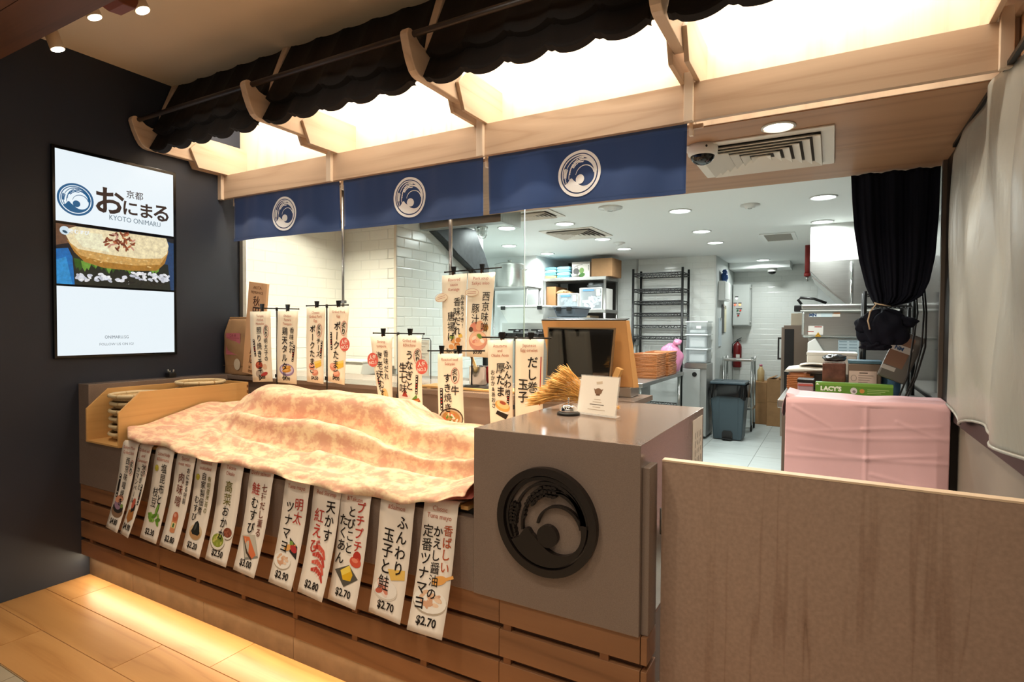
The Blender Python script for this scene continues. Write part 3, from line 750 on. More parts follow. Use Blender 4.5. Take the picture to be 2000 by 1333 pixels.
# plinth of stone-look tiles
M_PLI = plain('plinth_tile', '#74604d', .5, var=.18, vscale=14, bmp=.1, bscale=60)
for a, b in ((0.0, .462), (.462, 1.092), (1.092, 1.731), (1.731, 2.37), (2.37, 3.01), (3.01, 3.25)):
    MB().box(a+.0015, b-.0015, 0.0, .02, 0.0, .135).build('plinth_tile', M_PLI, ct)
MB().box(0.0, 3.25, .004, .02, 0, .13).build('plinth_joint', M_JOINT, ct)
# slats: four boards with spacer blocks in the gaps
ROWS = [(.131, .214), (.234, .324), (.344, .437), (.457, .5395)]
JX = [0.0, .79, 1.79, 2.79, 3.272]
for z0_, z1_ in ROWS:
    for a, b in zip(JX[:-1], JX[1:]):
        MB().box(a+.001, b-.001, FY+.004, FY+.024, z0_, z1_).build('slat', M_CHERX, ct, bevel=.0015)
    MB().box(3.2735, 3.292, FY+.004, .055, z0_, z1_).build('end_slat', M_CHERX, ct, bevel=.0015)
sp0 = None
for z0_, z1_ in ((.214, .234), (.324, .344), (.437, .457)):
    for x in (.11, .44, .775, 1.11, 1.45, 1.79, 2.13, 2.47, 2.82, 3.16):
        if sp0 is None:
            sp0 = MB().box(x-.014, x+.014, FY+.006, FY+.024, z0_, z1_).build('spacer_block', M_CHERZ, ct); S0 = (x, z0_)
        else:
            o = sp0.copy(); COL.objects.link(o); o.location = (x-S0[0], 0, z0_-S0[1])
MB().box(3.2502, 3.2728, -.02, .80, .131, .5395).build('end_backing', plain('slat_backing_brown', '#5b3a25', .6), ct)
MB().box(0, 3.25, FY+.026, FY+.034, .131, .54).build('slat_backing', plain('slat_backing_brown', '#5b3a25', .6), ct)
MB().box(.01, 3.25, -.008, .0, .118, .124).build('led_strip', emit('plinth_led', '#ffe2b4', 10.0), ct)
lamp('AREA', 'plinth_led_glow', (1.63, -.016, .116), 6.5, (1.0, .80, .52), (1.63, -.16, 0), size=3.2, size_y=.012)
lamp('AREA', 'plinth_led_end_glow', (3.29, .3, .116), 0.6, (1.0, .80, .52), (3.5, .3, 0), size=.7, size_y=.012)
# the dark emblem disc on the block
md = thing('emblem_plaque', 'dark brown carved round wave and rice plaque on the stone block', 'plaque', (2.972, FY-.006, .663))
M_PLQ = plain('dark_bronze_plaque', '#1b1411', .38, .1)
mb = MB(); MR = .172; mx, mz = 2.972, .837
def slab(poly, d0, d1):
    n = len(poly); mb = MB()
    area = sum(poly[i][0]*poly[(i+1) % n][1]-poly[(i+1) % n][0]*poly[i][1] for i in range(n))
    mb.prism([(mx+x*MR, mz+y*MR) for x, y in poly], 'y', FY-.005-d1, FY-.005-d0); return mb
def ringslab(r0, r1, d0, d1, n=64):
    mb = MB(); yy0, yy1 = FY-.005-d0, FY-.005-d1
    for k in range(n):
        a, b = 2*pi*k/n, 2*pi*(k+1)/n
        P = lambda r, t, y: (mx+r*MR*cos(t), y, mz+r*MR*sin(t))
        mb.add([P(r0,a,yy1),P(r0,b,yy1),P(r1,b,yy1),P(r1,a,yy1),P(r0,a,yy0),P(r0,b,yy0),P(r1,b,yy0),P(r1,a,yy0)], [(0,1,2,3),(3,2,6,7),(1,0,4,5)])
    return mb
ringslab(.86, 1.0, 0, .026).build('rim', M_PLQ, md)
inner = MB(); extra = MB()
for k, d in LOGO:
    if k == 'poly':
        q = slab(d, 0, .022); (inner if len(d) > 12 else extra).add(q.v, q.f)
    elif k == 'stroke':
        pts, ws = d
        for i in range(len(pts)-1):
            p, q = Vector((*pts[i], 0)), Vector((*pts[i+1], 0)); dd = (q-p).normalized(); nn = Vector((-dd.y, dd.x, 0)); wa, wb = max(ws[i], .035)*.55, max(ws[i+1], .035)*.55
            poly = [(p+nn*wa)[:2], (p-nn*wa)[:2], (q-nn*wb)[:2], (q+nn*wb)[:2]]
            s_ = slab(poly, 0, .018); inner.add(s_.v, s_.f)
inner.build('wave', M_PLQ, md)
extra.build('rice_ears', M_PLQ, md)
MB().cyl((mx-.0, FY-.0052, mz), (mx, FY-.0066, mz), .86*MR, n=64).build('back_plate', M_STONE, md)
# notice taped on the end of the block
nb = thing('paper_notice', 'white laminated notice taped on the end of the stone block', 'notice', (3.272, .765, .80))
MB().box(3.2705, 3.2715, .66, .85, .86, 1.080).build('sheet', pm('#e8e0d4'), nb)
ik = Ink(lambda u, v, l=0: Vector((3.2717+l, .68+u, 1.075-v)))
rn_ = random.Random(5)
for k in range(4):
    for j in range(6): ik.stroke('#5a4e44', [(.028+.036*k+rn_.uniform(-.004, .004), .05+j*.035), (.028+.036*k+rn_.uniform(-.004, .004), .068+j*.035+rn_.uniform(0, .01))], .006, 'marks')
ik.done(nb)

# partition panel in front of the pass
pt = thing('partition_panel', 'wide brown veined sandstone partition panel beside the stone block', 'partition', (3.8, .07, 0))
MB().box(3.302, 4.262, .068, .100, 0.0, 1.042).build('panel', M_VEIN, pt, bevel=.001)
MB().box(3.302, 4.262, .067, .101, 1.0425, 1.048).build('edge_band', plain('cream_edge_band', '#d8bfa2', .5), pt)
for x in (3.40, 4.15): MB().box(x-.03, x+.03, .1005, .16, 0, .03).build('foot', M_BLKMET, pt)
for z in (.3, .85): MB().cyl((3.297, .09, z-.04), (3.297, .09, z+.04), .006, n=10).build('hinge', M_STEEL, pt)

# slatted rack that the strips hang from
rk = thing('slatted_rack', 'low wooden slatted rack on a black base under the patterned cloth', 'rack', (1.6, .2, .796))
MB().box(.50, 2.675, -.012, .40, .7965, .812).build('base', M_BLACK, rk)
for k in range(46):
    x = .52 + k*.0468
    MB().box(x, x+.030, -.03, .40, .8125, .826).build('slat', M_BAMY, rk)
MB().box(.50, 2.675, .05, .07, .8265, .838).build('rail', M_BLACK, rk)

# ---- bamboo box with woven baskets
bx = thing('bamboo_tray_box', 'open bamboo box with chamfered sides holding woven baskets', 'box', (.285, .33, .796))
SIDE = [(-.062, .797), (-.062, .982), (.05, 1.087), (.712, 1.087), (.712, .797)]
MB().prism(SIDE, 'x', .114, .126).build('side_panel', M_BAMY, bx, bevel=.001)
MB().prism(SIDE, 'x', .445, .457).build('side_panel', M_BAMY, bx, bevel=.001)
MB().box(.126, .445, -.062, .712, .797, .806).build('base_board', M_BAMY, bx)
MB().box(.126, .445, .700, .712, .806, 1.087).build('back_panel', M_BAMX, bx)
for k in range(8): MB().box(.4572, .4578, .700, .712, .80+k*.036, .818+k*.036).build('finger_joint', plain('dark_bamboo_end', '#8a5c2e', .6), bx)
M_WIC = plain('pale_woven_bamboo', '#c9ae82', .6, var=.2, vscale=90, bmp=.8, bscale=160)
M_RIM = plain('pale_basket_rim', '#d9c49b', .55)
def basket(cx, cy, z, r, label):
    t = thing('woven_basket', label, 'basket', (cx, cy, z), 'stacked bamboo baskets')
    MB().lathe([(.0001, .004), (r*.78, .004), (r*.90, .012), (r*.97, .034), (r*.955, .034), (r*.86, .014), (r*.76, .008), (.0001, .008)], (cx, cy, z), 40).build('weave', M_WIC, t)
    MB().tube([(cx+r*cos(a), cy+r*sin(a), z+.036) for a in [2*pi*k/40 for k in range(40)]], .0105, 8, True).build('rim', M_RIM, t)
    for k in range(0, 40, 4):
        a = 2*pi*k/40; c = Vector((cx+r*cos(a), cy+r*sin(a), z+.036)); d = Vector((-sin(a), cos(a), 0))
        MB().cyl(c-d*.004, c+d*.004, .0105, n=8).build('binding', plain('basket_binding', '#b08a55', .6), t)
    g = MB()
    for k in range(-4, 5):
        h = math.sqrt(max(0, 1-(k/5)**2))*r*.74
        g.box(cx+k*r*.15-.004, cx+k*r*.15+.004, cy-h, cy+h, z+.0085, z+.0105)
        g.box(cx-h, cx+h, cy+k*r*.15-.004, cy+k*r*.15+.004, z+.0085, z+.011)
    g.build('lattice', M_RIM, t)
WHB = ['bottom', 'second from the bottom', 'third from the bottom', 'fourth from the bottom', 'second from the top', 'top']
for i in range(6):
    basket(.286+random.uniform(-.004, .004), .13+random.uniform(-.004, .004), .8062+i*.0425, .136 + random.uniform(-.004, .002), 'round woven basket, %s of the front stack in the bamboo box' % WHB[i])
WHB2 = ['bottom', 'second', 'third', 'fourth', 'fifth', 'sixth', 'top']
for i in range(7):
    basket(.286, .50, .8062+i*.0425, .134, 'round woven basket, %s of the rear stack in the bamboo box' % WHB2[i])
ph = thing('pen_holder', 'tiny black pen holder standing on the stone side', 'holder', (.035, .46, 1.115))
MB().box(.012, .058, .436, .482, 1.1155, 1.145).build('cup', M_BLACK, ph, bevel=.003)
for dx, dy, h in ((-.008, -.01, .022), (.01, .008, .02), (.004, -.008, .014)):
    MB().cyl((.035+dx, .459+dy, 1.145), (.035+dx*1.3, .459+dy*1.3, 1.145+h), .005, n=8).build('pen', M_STEEL, ph)

# ---- patterned cloth thrown over the display
def lerp_tab(tab, x):
    if x <= tab[0][0]: return tab[0][1]
    for (a, p), (b, q) in zip(tab[:-1], tab[1:]):
        if x <= b:
            t = (x-a)/(b-a); t = t*t*(3-2*t); return p*(1-t)+q*t
    return tab[-1][1]
HEM = [(.48,.872),(.8,.855),(1.28,.836),(1.77,.826),(2.17,.808),(2.40,.812),(2.52,.836),(2.68,.884)]
RDG = [(.47,.985),(.70,.985),(.82,1.00),(.92,1.07),(1.10,1.118),(1.36,1.10),(1.62,1.108),(1.92,1.10),(2.02,1.06),(2.14,1.012),(2.30,1.008),(2.68,1.005)]
def cloth_z(x, y):
    hem = lerp_tab(HEM, x); rd = lerp_tab(RDG, x); yr = .45
    lip = max(hem+.032, .857)
    if y < -.03:
        t = max(0., min(1., (y+.088)/.058)); return hem + (lip-hem)*t**.45
    S_ = lambda c, w: 1/(1+math.exp(-4*(y-c)/w))
    q = max(0., min(1., (x-.72)/.42)); q = q*q*(3-2*q)
    t = max(0., min(1., (y+.03)/(yr+.03))); ramp_ = t*t*(3-2*t)*.55 + t*.45
    g = lambda yc, w, A: A*math.exp(-((y-yc)/w)**2)
    c1 = .045 + .022*sin(4.3*x+.6) - .02*(x-1.6); c2 = .185 - .055*(x-1.6) + .022*sin(3.1*x+1); c3 = .330 - .035*(x-1.6) + .018*sin(4.4*x)
    c2 = max(.13, c2)
    steps = .22*S_(c1, .055) + .30*S_(c2, .050) + .48*S_(c3, .060)
    k = ramp_*(1-q) + steps*q
    z = lip*(1-k) + rd*k
    if y > yr:
        t = min(1, (y-yr)/.33); z -= .16*t*t
    fade = min(1, (y+.03)/.05)
    z += q*(g(c3-.075, .032, -.050) + g(c2-.065, .030, -.042)*min(1, max(0, (x-1.0)/.3)) + g(c1-.05, .022, -.010))*fade
    z += q*(g(c3+.050, .05, .020) + g(c2+.040, .035, .026))
    z += (1-q)*(.010*sin(15*(x*.8-y*.9)) + .006*sin(29*(x-.4*y)))*fade
    z += (.0025*sin(31*x+9*y) + .0035*sin(12*x-25*y))*fade
    z += (.014*math.exp(-((x-1.04-.55*(.3-y))/.035)**2) - .012*math.exp(-((x-.98-.55*(.3-y))/.035)**2))*fade*max(0, 1-abs(y-.15)/.25)
    z += (.016*math.exp(-((x-1.78+.9*(y-.10))/.05)**2))*fade*max(0, 1-abs(y-.10)/.16)
    return z
def batik():
    m, nt, bs = newmat('pink_cream_batik_cloth'); v = coords(nt, (1, 1, 1), rand=False)
    mp = N(nt, 'ShaderNodeMapping'); mp.inputs['Rotation'].default_value = (0, 0, RAD(-30)); mp.inputs['Scale'].default_value = (9.0, 22.0, 14.0); nt.links.new(v, mp.inputs['Vector'])
    n1 = N(nt, 'ShaderNodeTexNoise', i_Scale=1.5, i_Detail=3.0, i_Roughness=.6, i_Distortion=.25); nt.links.new(mp.outputs[0], n1.inputs['Vector'])
    n2 = N(nt, 'ShaderNodeTexNoise', i_Scale=60.0, i_Detail=2.0, i_Distortion=.3); nt.links.new(v, n2.inputs['Vector'])
    n3 = N(nt, 'ShaderNodeTexNoise', i_Scale=3.0, i_Detail=2.0); nt.links.new(v, n3.inputs['Vector'])
    a = N(nt, 'ShaderNodeMath', operation='MULTIPLY_ADD'); a.inputs[1].default_value = .25; nt.links.new(n2.outputs['Fac'], a.inputs[0]); nt.links.new(n1.outputs['Fac'], a.inputs[2])
    c1 = ramp(nt, a.outputs[0], [(.50, '#d6a48c'), (.60, '#deb598'), (.66, '#e8caa8'), (.78, '#f0dab8')])
    c2 = ramp(nt, n3.outputs['Fac'], [(.4, (1.0, .93, .90, 1)), (.6, (1.0, 1.0, .95, 1))])
    mx = N(nt, 'ShaderNodeMix', data_type='RGBA', blend_type='MULTIPLY'); mx.inputs[0].default_value = 1.0
    nt.links.new(c1, mx.inputs[6]); nt.links.new(c2, mx.inputs[7]); nt.links.new(mx.outputs[2], bs.inputs['Base Color'])
    bs.inputs['Roughness'].default_value = .7; bs.inputs['Sheen Weight'].default_value = .2
    return m
M_BATIK = batik()
cl = thing('patterned_cloth', 'large pink and cream patterned cloth thrown over the counter display', 'cloth', (1.58, .3, .84))
def clothP(u, v):
    x = .472 + u*(2.684-.472); y = -.088 + v*.863
    # the hem wanders; the far end folds back towards the block
    y += (1-v)**3*(.012*sin(9*x) + .008*sin(23*x))
    z = cloth_z(x, y if v > .005 else -.088)
    if x < .60: y2 = max(y, -.088 + (.60-x)*.5); y = y2
    q = max(0., min(1., (x-.80)/.5)); q = q*q*(3-2*q)
    c2 = max(.13, .185 - .055*(x-1.6) + .022*sin(3.1*x+1)); c3 = .330 - .035*(x-1.6) + .018*sin(4.4*x)
    y -= q*(.050*math.exp(-((y-c3-.02)/.045)**2) + .040*math.exp(-((y-c2-.02)/.035)**2))
    return Vector((x, y, z))
MB().grid(clothP, 220, 130).build('sheet', M_BATIK, cl, solid=.003)
def under(u, v):
    x = 2.52 + u*.165; y = -.062 + v*.10
    return Vector((x, y + .01, .852 + .02*v + .012*u - .016*(1-v)*(1-u)))
MB().grid(under, 12, 6).build('lining_fold', plain('rose_cloth_lining', '#b5655c', .75), cl, solid=.003)

# ================================================================== MENU STRIPS
RED = '#b4604a'; INK = '#1d1714'; PAPER = plain('strip_paper', '#f2e8dc', .5, spec=.3); PAPER2 = plain('cream_strip_paper', '#f8f0dc', .5, spec=.3)
# --- small food drawings: each draws at (u, v) with size s
def a_bowl(i, u, v, s, fill='#c9a15c', bits=('#d8bd7a', '#7c9a45', '#c8763f'), rim='#e9e2d6', n=14, sd=1):
    r = random.Random(sd); i.ell('#8a7a6a', u, v+s*.10, s*1.02, s*.72, lift=.0003); i.ell(rim, u, v, s, s*.70, lift=.0004); i.ell(fill, u, v-s*.05, s*.82, s*.54, lift=.0005)
    for k in range(n):
        a = r.uniform(0, 6.28); q = r.random()**.5
        i.ell(r.choice(bits), u+q*s*.66*cos(a), v-s*.05+q*s*.40*sin(a), s*.17, s*.09, r.uniform(-1.5, 1.5), lift=.0006+k*8e-6, n=10)
def a_edamame(i, u, v, s):
    r = random.Random(4)
    for k in range(12): i.ell(r.choice(['#7aa53c', '#93bd55', '#5f8a2c', '#a7cc6d']), u+r.uniform(-.7, .7)*s, v+r.uniform(-.1, .5)*s, s*.36, s*.15, r.uniform(-1.2, 1.2), lift=.0004+k*1e-5, n=12)
    i.ell('#4f7a26', u+s*.1, v-s*.5, s*.18, s*.5, .25); i.ell('#88b24a', u+s*.1, v-s*.5, s*.10, s*.38, .25, lift=.0007)
def a_jar(i, u, v, s):
    i.rect('#d98f63', u-s*.5, v-s*.5, u+s*.5, v+s*.9, lift=.0004); i.ell('#d98f63', u, v+s*.9, s*.5, s*.14, lift=.0004); i.ell('#c46a4a', u, v-s*.62, s*.52, s*.5, lift=.0005); i.ell('#e0a08a', u-s*.1, v-s*.75, s*.25, s*.2, lift=.0006)
    i.rect('#f0d9a0', u-s*.42, v, u+s*.42, v+s*.55, lift=.0006); i.rect('#44703a', u-s*.16, v+.08*s, u+s*.16, v+s*.48, lift=.0007)
def a_onigiri(i, u, v, s, top='#d98a6a'):
    i.ell('#9b7a58', u, v+s*.55, s*.75, s*.22, lift=.0003)
    i.poly('#e9e4dc', [(u, v-s*.7), (u+s*.35, v-s*.45), (u+s*.68, v+s*.35), (u+s*.5, v+s*.58), (u-s*.5, v+s*.58), (u-s*.68, v+s*.35), (u-s*.35, v-s*.45)], lift=.0004)
    i.poly('#2b2a26', [(u-s*.3, v+.05*s), (u+s*.3, v+.05*s), (u+s*.38, v+s*.58), (u-s*.38, v+s*.58)], lift=.0005); i.ell(top, u, v-s*.45, s*.34, s*.24, lift=.0006)
def a_black_onigiri(i, u, v, s):
    i.ell('#d9c2a0', u, v+s*.3, s*.95, s*.6, lift=.0003); i.ell('#b98f62', u, v+s*.45, s*.8, s*.42, lift=.00035)
    i.poly('#262824', [(u, v-s*.6), (u+s*.3, v-s*.4), (u+s*.62, v+s*.3), (u+s*.4, v+s*.5), (u-s*.4, v+s*.5), (u-s*.62, v+s*.3), (u-s*.3, v-s*.4)], lift=.0005); i.ell('#4a4d48', u-s*.1, v-s*.1, s*.12, s*.3, .3, lift=.0006)
def a_salmon(i, u, v, s):
    i.poly('#8d8a80', [(u-s*.9, v-s*.5), (u+s*.3, v-s*.7), (u+s*1.0, v+s*.4), (u-s*.2, v+s*.75)], lift=.0003); i.poly('#c3bdae', [(u-s*.85, v-s*.55), (u+s*.28, v-s*.75), (u+s*.9, v+s*.3), (u-s*.2, v+s*.62)], lift=.0004)
    i.poly('#d9764a', [(u-s*.8, v-s*.5), (u-s*.2, v-s*.55), (u+s*.75, v+s*.3), (u+s*.45, v+s*.55), (u-s*.1, v+s*.25)], lift=.0005)
    for k in range(4): i.stroke('#f0b48e', [(u-s*.55+k*s*.26, v-s*.42+k*.16*s), (u-s*.42+k*s*.26, v-s*.12+k*.16*s)], s*.06, lift=.0006)
    i.poly('#4a3a30', [(u-s*.8, v-s*.5), (u-s*.1, v+s*.25), (u+s*.45, v+s*.55), (u+s*.38, v+s*.64), (u-s*.2, v+s*.36)], lift=.0006)
def a_tuna(i, u, v, s, fill='#e3bb9a'):
    i.ell('#b8a894', u, v+s*.45, s*.95, s*.55, lift=.0003); i.ell('#f1ebe2', u, v+s*.40, s*.92, s*.52, lift=.0004); r = random.Random(2)
    for k in range(16): i.ell(r.choice([fill, '#edcdb0', '#d8a583']), u+r.uniform(-.55, .55)*s, v+r.uniform(.05, .6)*s, s*.2, s*.09, r.uniform(-1, 1), lift=.0005+k*1e-5, n=10)
    i.ell('#e8a95c', u+s*.35, v-s*.55, s*.42, s*.2, -.35, lift=.0007); i.stroke('#e8a95c', [(u+s*.65, v-s*.65), (u+s*1.1, v-s*.85)], s*.14, lift=.0007)
def a_mentai(i, u, v, s):
    a_tuna(i, u-s*.2, v+s*.25, s*.85); i.poly('#33302c', [(u+.1*s, v-s*.8), (u+s*.9, v-s*.4), (u+s*1.0, v+s*.3), (u+s*.3, v+0*s)], lift=.0005)
    i.ell('#b83a3a', u+s*.6, v-s*.25, s*.34, s*.2, .4, lift=.0008); i.ell('#7fa04a', u+s*.35, v-s*.5, s*.2, s*.13, .4, lift=.0008)
def a_shrimp(i, u, v, s):
    for k in range(4):
        dx = -s*.1+k*s*.05; dy = -s*.8+k*s*.42
        i.stroke('#c2463a' if k % 2 else '#d4614f', [(u-s*.6+dx, v+dy), (u-s*.1+dx, v+dy-s*.1), (u+s*.35+dx, v+dy+s*.12), (u+s*.6+dx, v+dy+s*.5)], [s*.16, s*.3, s*.26, s*.12], lift=.0005+k*2e-5)
        for j in range(4): i.stroke('#efb0a0', [(u-s*.3+dx+j*s*.2, v+dy-s*.15+j*.09*s), (u-s*.34+dx+j*s*.2, v+dy+s*.1+j*.09*s)], s*.04, lift=.0007)
def a_takuan(i, u, v, s):
    i.poly('#57534b', [(u-s*.95, v+s*.1), (u+s*.1, v-s*.35), (u+s*.95, v+s*.25), (u-s*.05, v+s*.85)], lift=.0004); i.poly('#e2b324', [(u-s*.5, v+.05*s), (u+s*.15, v-s*.35), (u+s*.5, v+.1*s), (u+s*.4, v+s*.45), (u-s*.2, v+s*.5)], lift=.0005); i.poly('#f4d65a', [(u-s*.5, v+.05*s), (u+s*.15, v-s*.35), (u+s*.3, v-.05*s), (u-s*.3, v+.3*s)], lift=.0006)
    i.ell('#d2573f', u+s*.55, v-s*.6, s*.45, s*.28, .1, lift=.0005); i.ell('#e88a6f', u+s*.5, v-s*.68, s*.25, s*.12, .1, lift=.0006)
def a_egg_salmon(i, u, v, s):
    i.ell('#d9cfc2', u-s*.2, v+s*.45, s*.85, s*.5, lift=.0003); i.ell('#f0eae2', u-s*.2, v+s*.4, s*.8, s*.45, lift=.0004); i.poly('#e7bf62', [(u-s*.2, v-s*.6), (u+s*.95, v-s*.75), (u+s*1.0, v-s*.3), (u+s*.1, v-s*.1)], lift=.0005)
    r = random.Random(8)
    for k in range(9): i.ell(r.choice(['#d98a72', '#e9b3a0', '#c0604a', '#f2d9cf']), u-s*.2+r.uniform(-.5, .5)*s, v+.35*s+r.uniform(-.3, .3)*s, s*.26, s*.13, r.uniform(-1, 1), lift=.0006+k*1e-5, n=12)
def a_fish_rice(i, u, v, s):
    i.ell('#8d6e55', u, v+s*.35, s*.9, s*.42, lift=.0003); i.ell('#2d2926', u, v+.1*s, s*.8, s*.35, lift=.0004); i.ell('#9f7f96', u-s*.15, v-s*.1, s*.55, s*.32, .2, lift=.0005); i.ell('#d8977a', u-.1*s, v-s*.5, s*.6, s*.26, -.2, lift=.0006); i.ell('#7f9a4f', u+s*.5, v-s*.1, s*.2, s*.14, lift=.0007)
def a_eel_box(i, u, v, s):
    i.poly('#b3743c', [(u-s*.5, v+s*.0), (u+s*.3, v-s*.2), (u+s*.5, v+s*.5), (u-s*.1, v+s*.9), (u-s*.55, v+s*.6)], lift=.0004); i.poly('#2b2622', [(u-s*.3, v-s*.4), (u+s*.35, v-s*.55), (u+s*.4, v-.1*s), (u-s*.15, v+.15*s)], lift=.0005); i.ell('#c4604c', u-.05*s, v-s*.55, s*.26, s*.4, .2, lift=.0006)
def a_takana(i, u, v, s):
    a_bowl(i, u-s*.25, v+s*.35, s*.72, '#8e9a3a', ('#6f7f28', '#a8b04e', '#c7c06a'), sd=3); a_bowl(i, u+s*.55, v-s*.25, s*.52, '#8a4a34', ('#7a3c2a', '#a5624a'), sd=4)
def a_tempura_oval(i, u, v, s):
    i.ell('#9a87b4', u, v+s*.1, s, s*.55, lift=.0003); i.ell('#d9cfe4', u, v+s*.05, s*.85, s*.42, lift=.0004)
    for dv in (-.12, .15): i.ell('#d99a3e', u, v+dv*s, s*.62, s*.18, -.12, lift=.0005); i.ell('#efc573', u-.1*s, v+dv*s-.04*s, s*.4, s*.08, -.12, lift=.0006)
def a_pork_egg(i, u, v, s):
    i.poly('#e8c24a', [(u-.1*s, v-s*.5), (u+s*.9, v-s*.75), (u+s*.95, v-s*.2), (u+.1*s, v+s*.1)], lift=.0004); i.poly('#f4da78', [(u-.1*s, v-s*.5), (u+s*.9, v-s*.75), (u+s*.9, v-s*.55), (u-.05*s, v-s*.28)], lift=.0005)
    i.ell('#d8937a', u-s*.45, v-s*.05, s*.42, s*.34, .1, lift=.0006); i.ell('#eab49c', u-s*.48, v-s*.18, s*.36, s*.16, .1, lift=.0007); i.ell('#cf8a70', u+.05*s, v+s*.5, s*.45, s*.28, -.2, lift=.0008); i.ell('#e6ab92', u, v+s*.42, s*.36, s*.16, -.2, lift=.0009)
def a_chicken(i, u, v, s):
    i.ell('#b3a79b', u-s*.3, v+s*.45, s*.6, s*.4, lift=.0003); i.ell('#a8442e', u-s*.35, v-s*.35, s*.5, s*.35, lift=.0004); i.ell('#c96a48', u-s*.45, v-s*.45, s*.25, s*.15, lift=.0005); i.ell('#b8423e', u+s*.35, v+s*.5, s*.5, s*.18, -.25, lift=.0006); i.ell('#e3c3a8', u+s*.45, v-s*.2, s*.3, s*.25, lift=.0005)
def a_shrimp_tempura(i, u, v, s):
    for k in range(5): i.ell(['#e0bd7c', '#d0a256', '#ecd39c', '#dcb469', '#e6c88d'][k], u-s*.45+k*s*.22, v+.1*s*(k % 2)-.2*s, s*.22, s*.7, .5-k*.22, lift=.0004+k*3e-5)
    i.ell('#a9702f', u+s*.1, v+s*.5, s*.7, s*.22, -.1, lift=.0003); i.ell('#6d8a3c', u-.1*s, v+.35*s, s*.2, s*.1, lift=.0007)
def a_eel(i, u, v, s):
    i.poly('#8d4524', [(u-s*.9, v+s*.35), (u+s*.8, v-s*.1), (u+s*.95, v+s*.15), (u-s*.7, v+s*.75)], lift=.0005); i.poly('#c97a43', [(u-s*.8, v+s*.38), (u+s*.8, v-.02*s), (u+s*.85, v+.08*s), (u-s*.7, v+s*.58)], lift=.0006)
    i.poly('#5d8a3a', [(u+.0*s, v+.15*s), (u+s*.6, v-s*.35), (u+s*.65, v-s*.1), (u+.3*s, v+.15*s)], lift=.0004); i.ell('#e8e0da', u-s*.5, v-s*.15, s*.5, s*.16, lift=.0003); i.poly('#a83c32', [(u-s*.75, v-s*.15), (u-s*.5, v-s*.65), (u-s*.2, v-s*.12)], lift=.0005)
def a_sukiyaki(i, u, v, s): i.ell('#4a3d30', u, v, s*1.05, s*.78, lift=.0002); a_bowl(i, u, v, s*.95, '#b98a4e', ('#d96a4a', '#e8d9b0', '#6f8f3c', '#c49a5a', '#f2ead8'), '#c9b79a', 26, 6)
def a_karaage(i, u, v, s):
    i.ell('#e6dccd', u, v+s*.3, s*1.0, s*.55, lift=.0003); r = random.Random(5)
    for k in range(9): i.ell(r.choice(['#c98444', '#dba064', '#b5702f', '#efe3cf']), u+r.uniform(-.6, .5)*s, v+r.uniform(-.1, .5)*s, s*.26, s*.19, r.uniform(-1, 1), lift=.0004+k*1e-5, n=12)
    i.ell('#8fa455', u-s*.2, v-s*.25, s*.25, s*.16, lift=.0007); i.ell('#e9c45a', u+s*.6, v-s*.35, s*.2, s*.14, lift=.0007)
def a_porksoup(i, u, v, s):
    i.ell('#d98f7a', u-.1*s, v-s*.75, s*.75, s*.4, lift=.0003); i.ell('#e7b08d', u+s*.1, v-s*.85, s*.35, s*.4, .6, lift=.0004); i.ell('#5f4638', u-s*.75, v-s*.55, s*.22, s*.2, lift=.0005); i.ell('#d9a35a', u+s*.75, v-s*.7, s*.25, s*.25, lift=.0005)
    i.ell('#d99a86', u, v+s*.3, s*.95, s*.75, lift=.0005); i.ell('#f0c3a4', u, v+s*.15, s*.85, s*.55, lift=.0006)
    for du, dv, c in ((-.4, .1, '#f2dccb'), (-.1, .35, '#eab7a0'), (.1, -.1, '#8aa04a'), (.2, .0, '#6f8f3c'), (.45, .3, '#f4efe6'), (-.35, .35, '#d88a78')): i.ell(c, u+du*s, v+dv*s, s*.24, s*.14, du, lift=.0008, n=12)
def a_omelet_slice(i, u, v, s):
    i.poly('#1f1d1a', [(u-s*.5, v+s*.25), (u+s*.6, v+s*.55), (u+s*.3, v+s*1.0), (u-s*.7, v+s*.6)], lift=.0004); i.poly('#eee8df', [(u-s*.55, v+s*.15), (u+s*.6, v+s*.45), (u+s*.55, v+s*.6), (u-s*.6, v+s*.3)], lift=.0005)
    i.ell('#e3b060', u, v-.05*s, s*.75, s*.42, .25, lift=.0006); i.ell('#f2d796', u+.05*s, v-.15*s, s*.62, s*.30, .25, lift=.0007); i.ell('#a8543c', u+.05*s, v-s*.3, s*.32, s*.13, .25, lift=.0009)

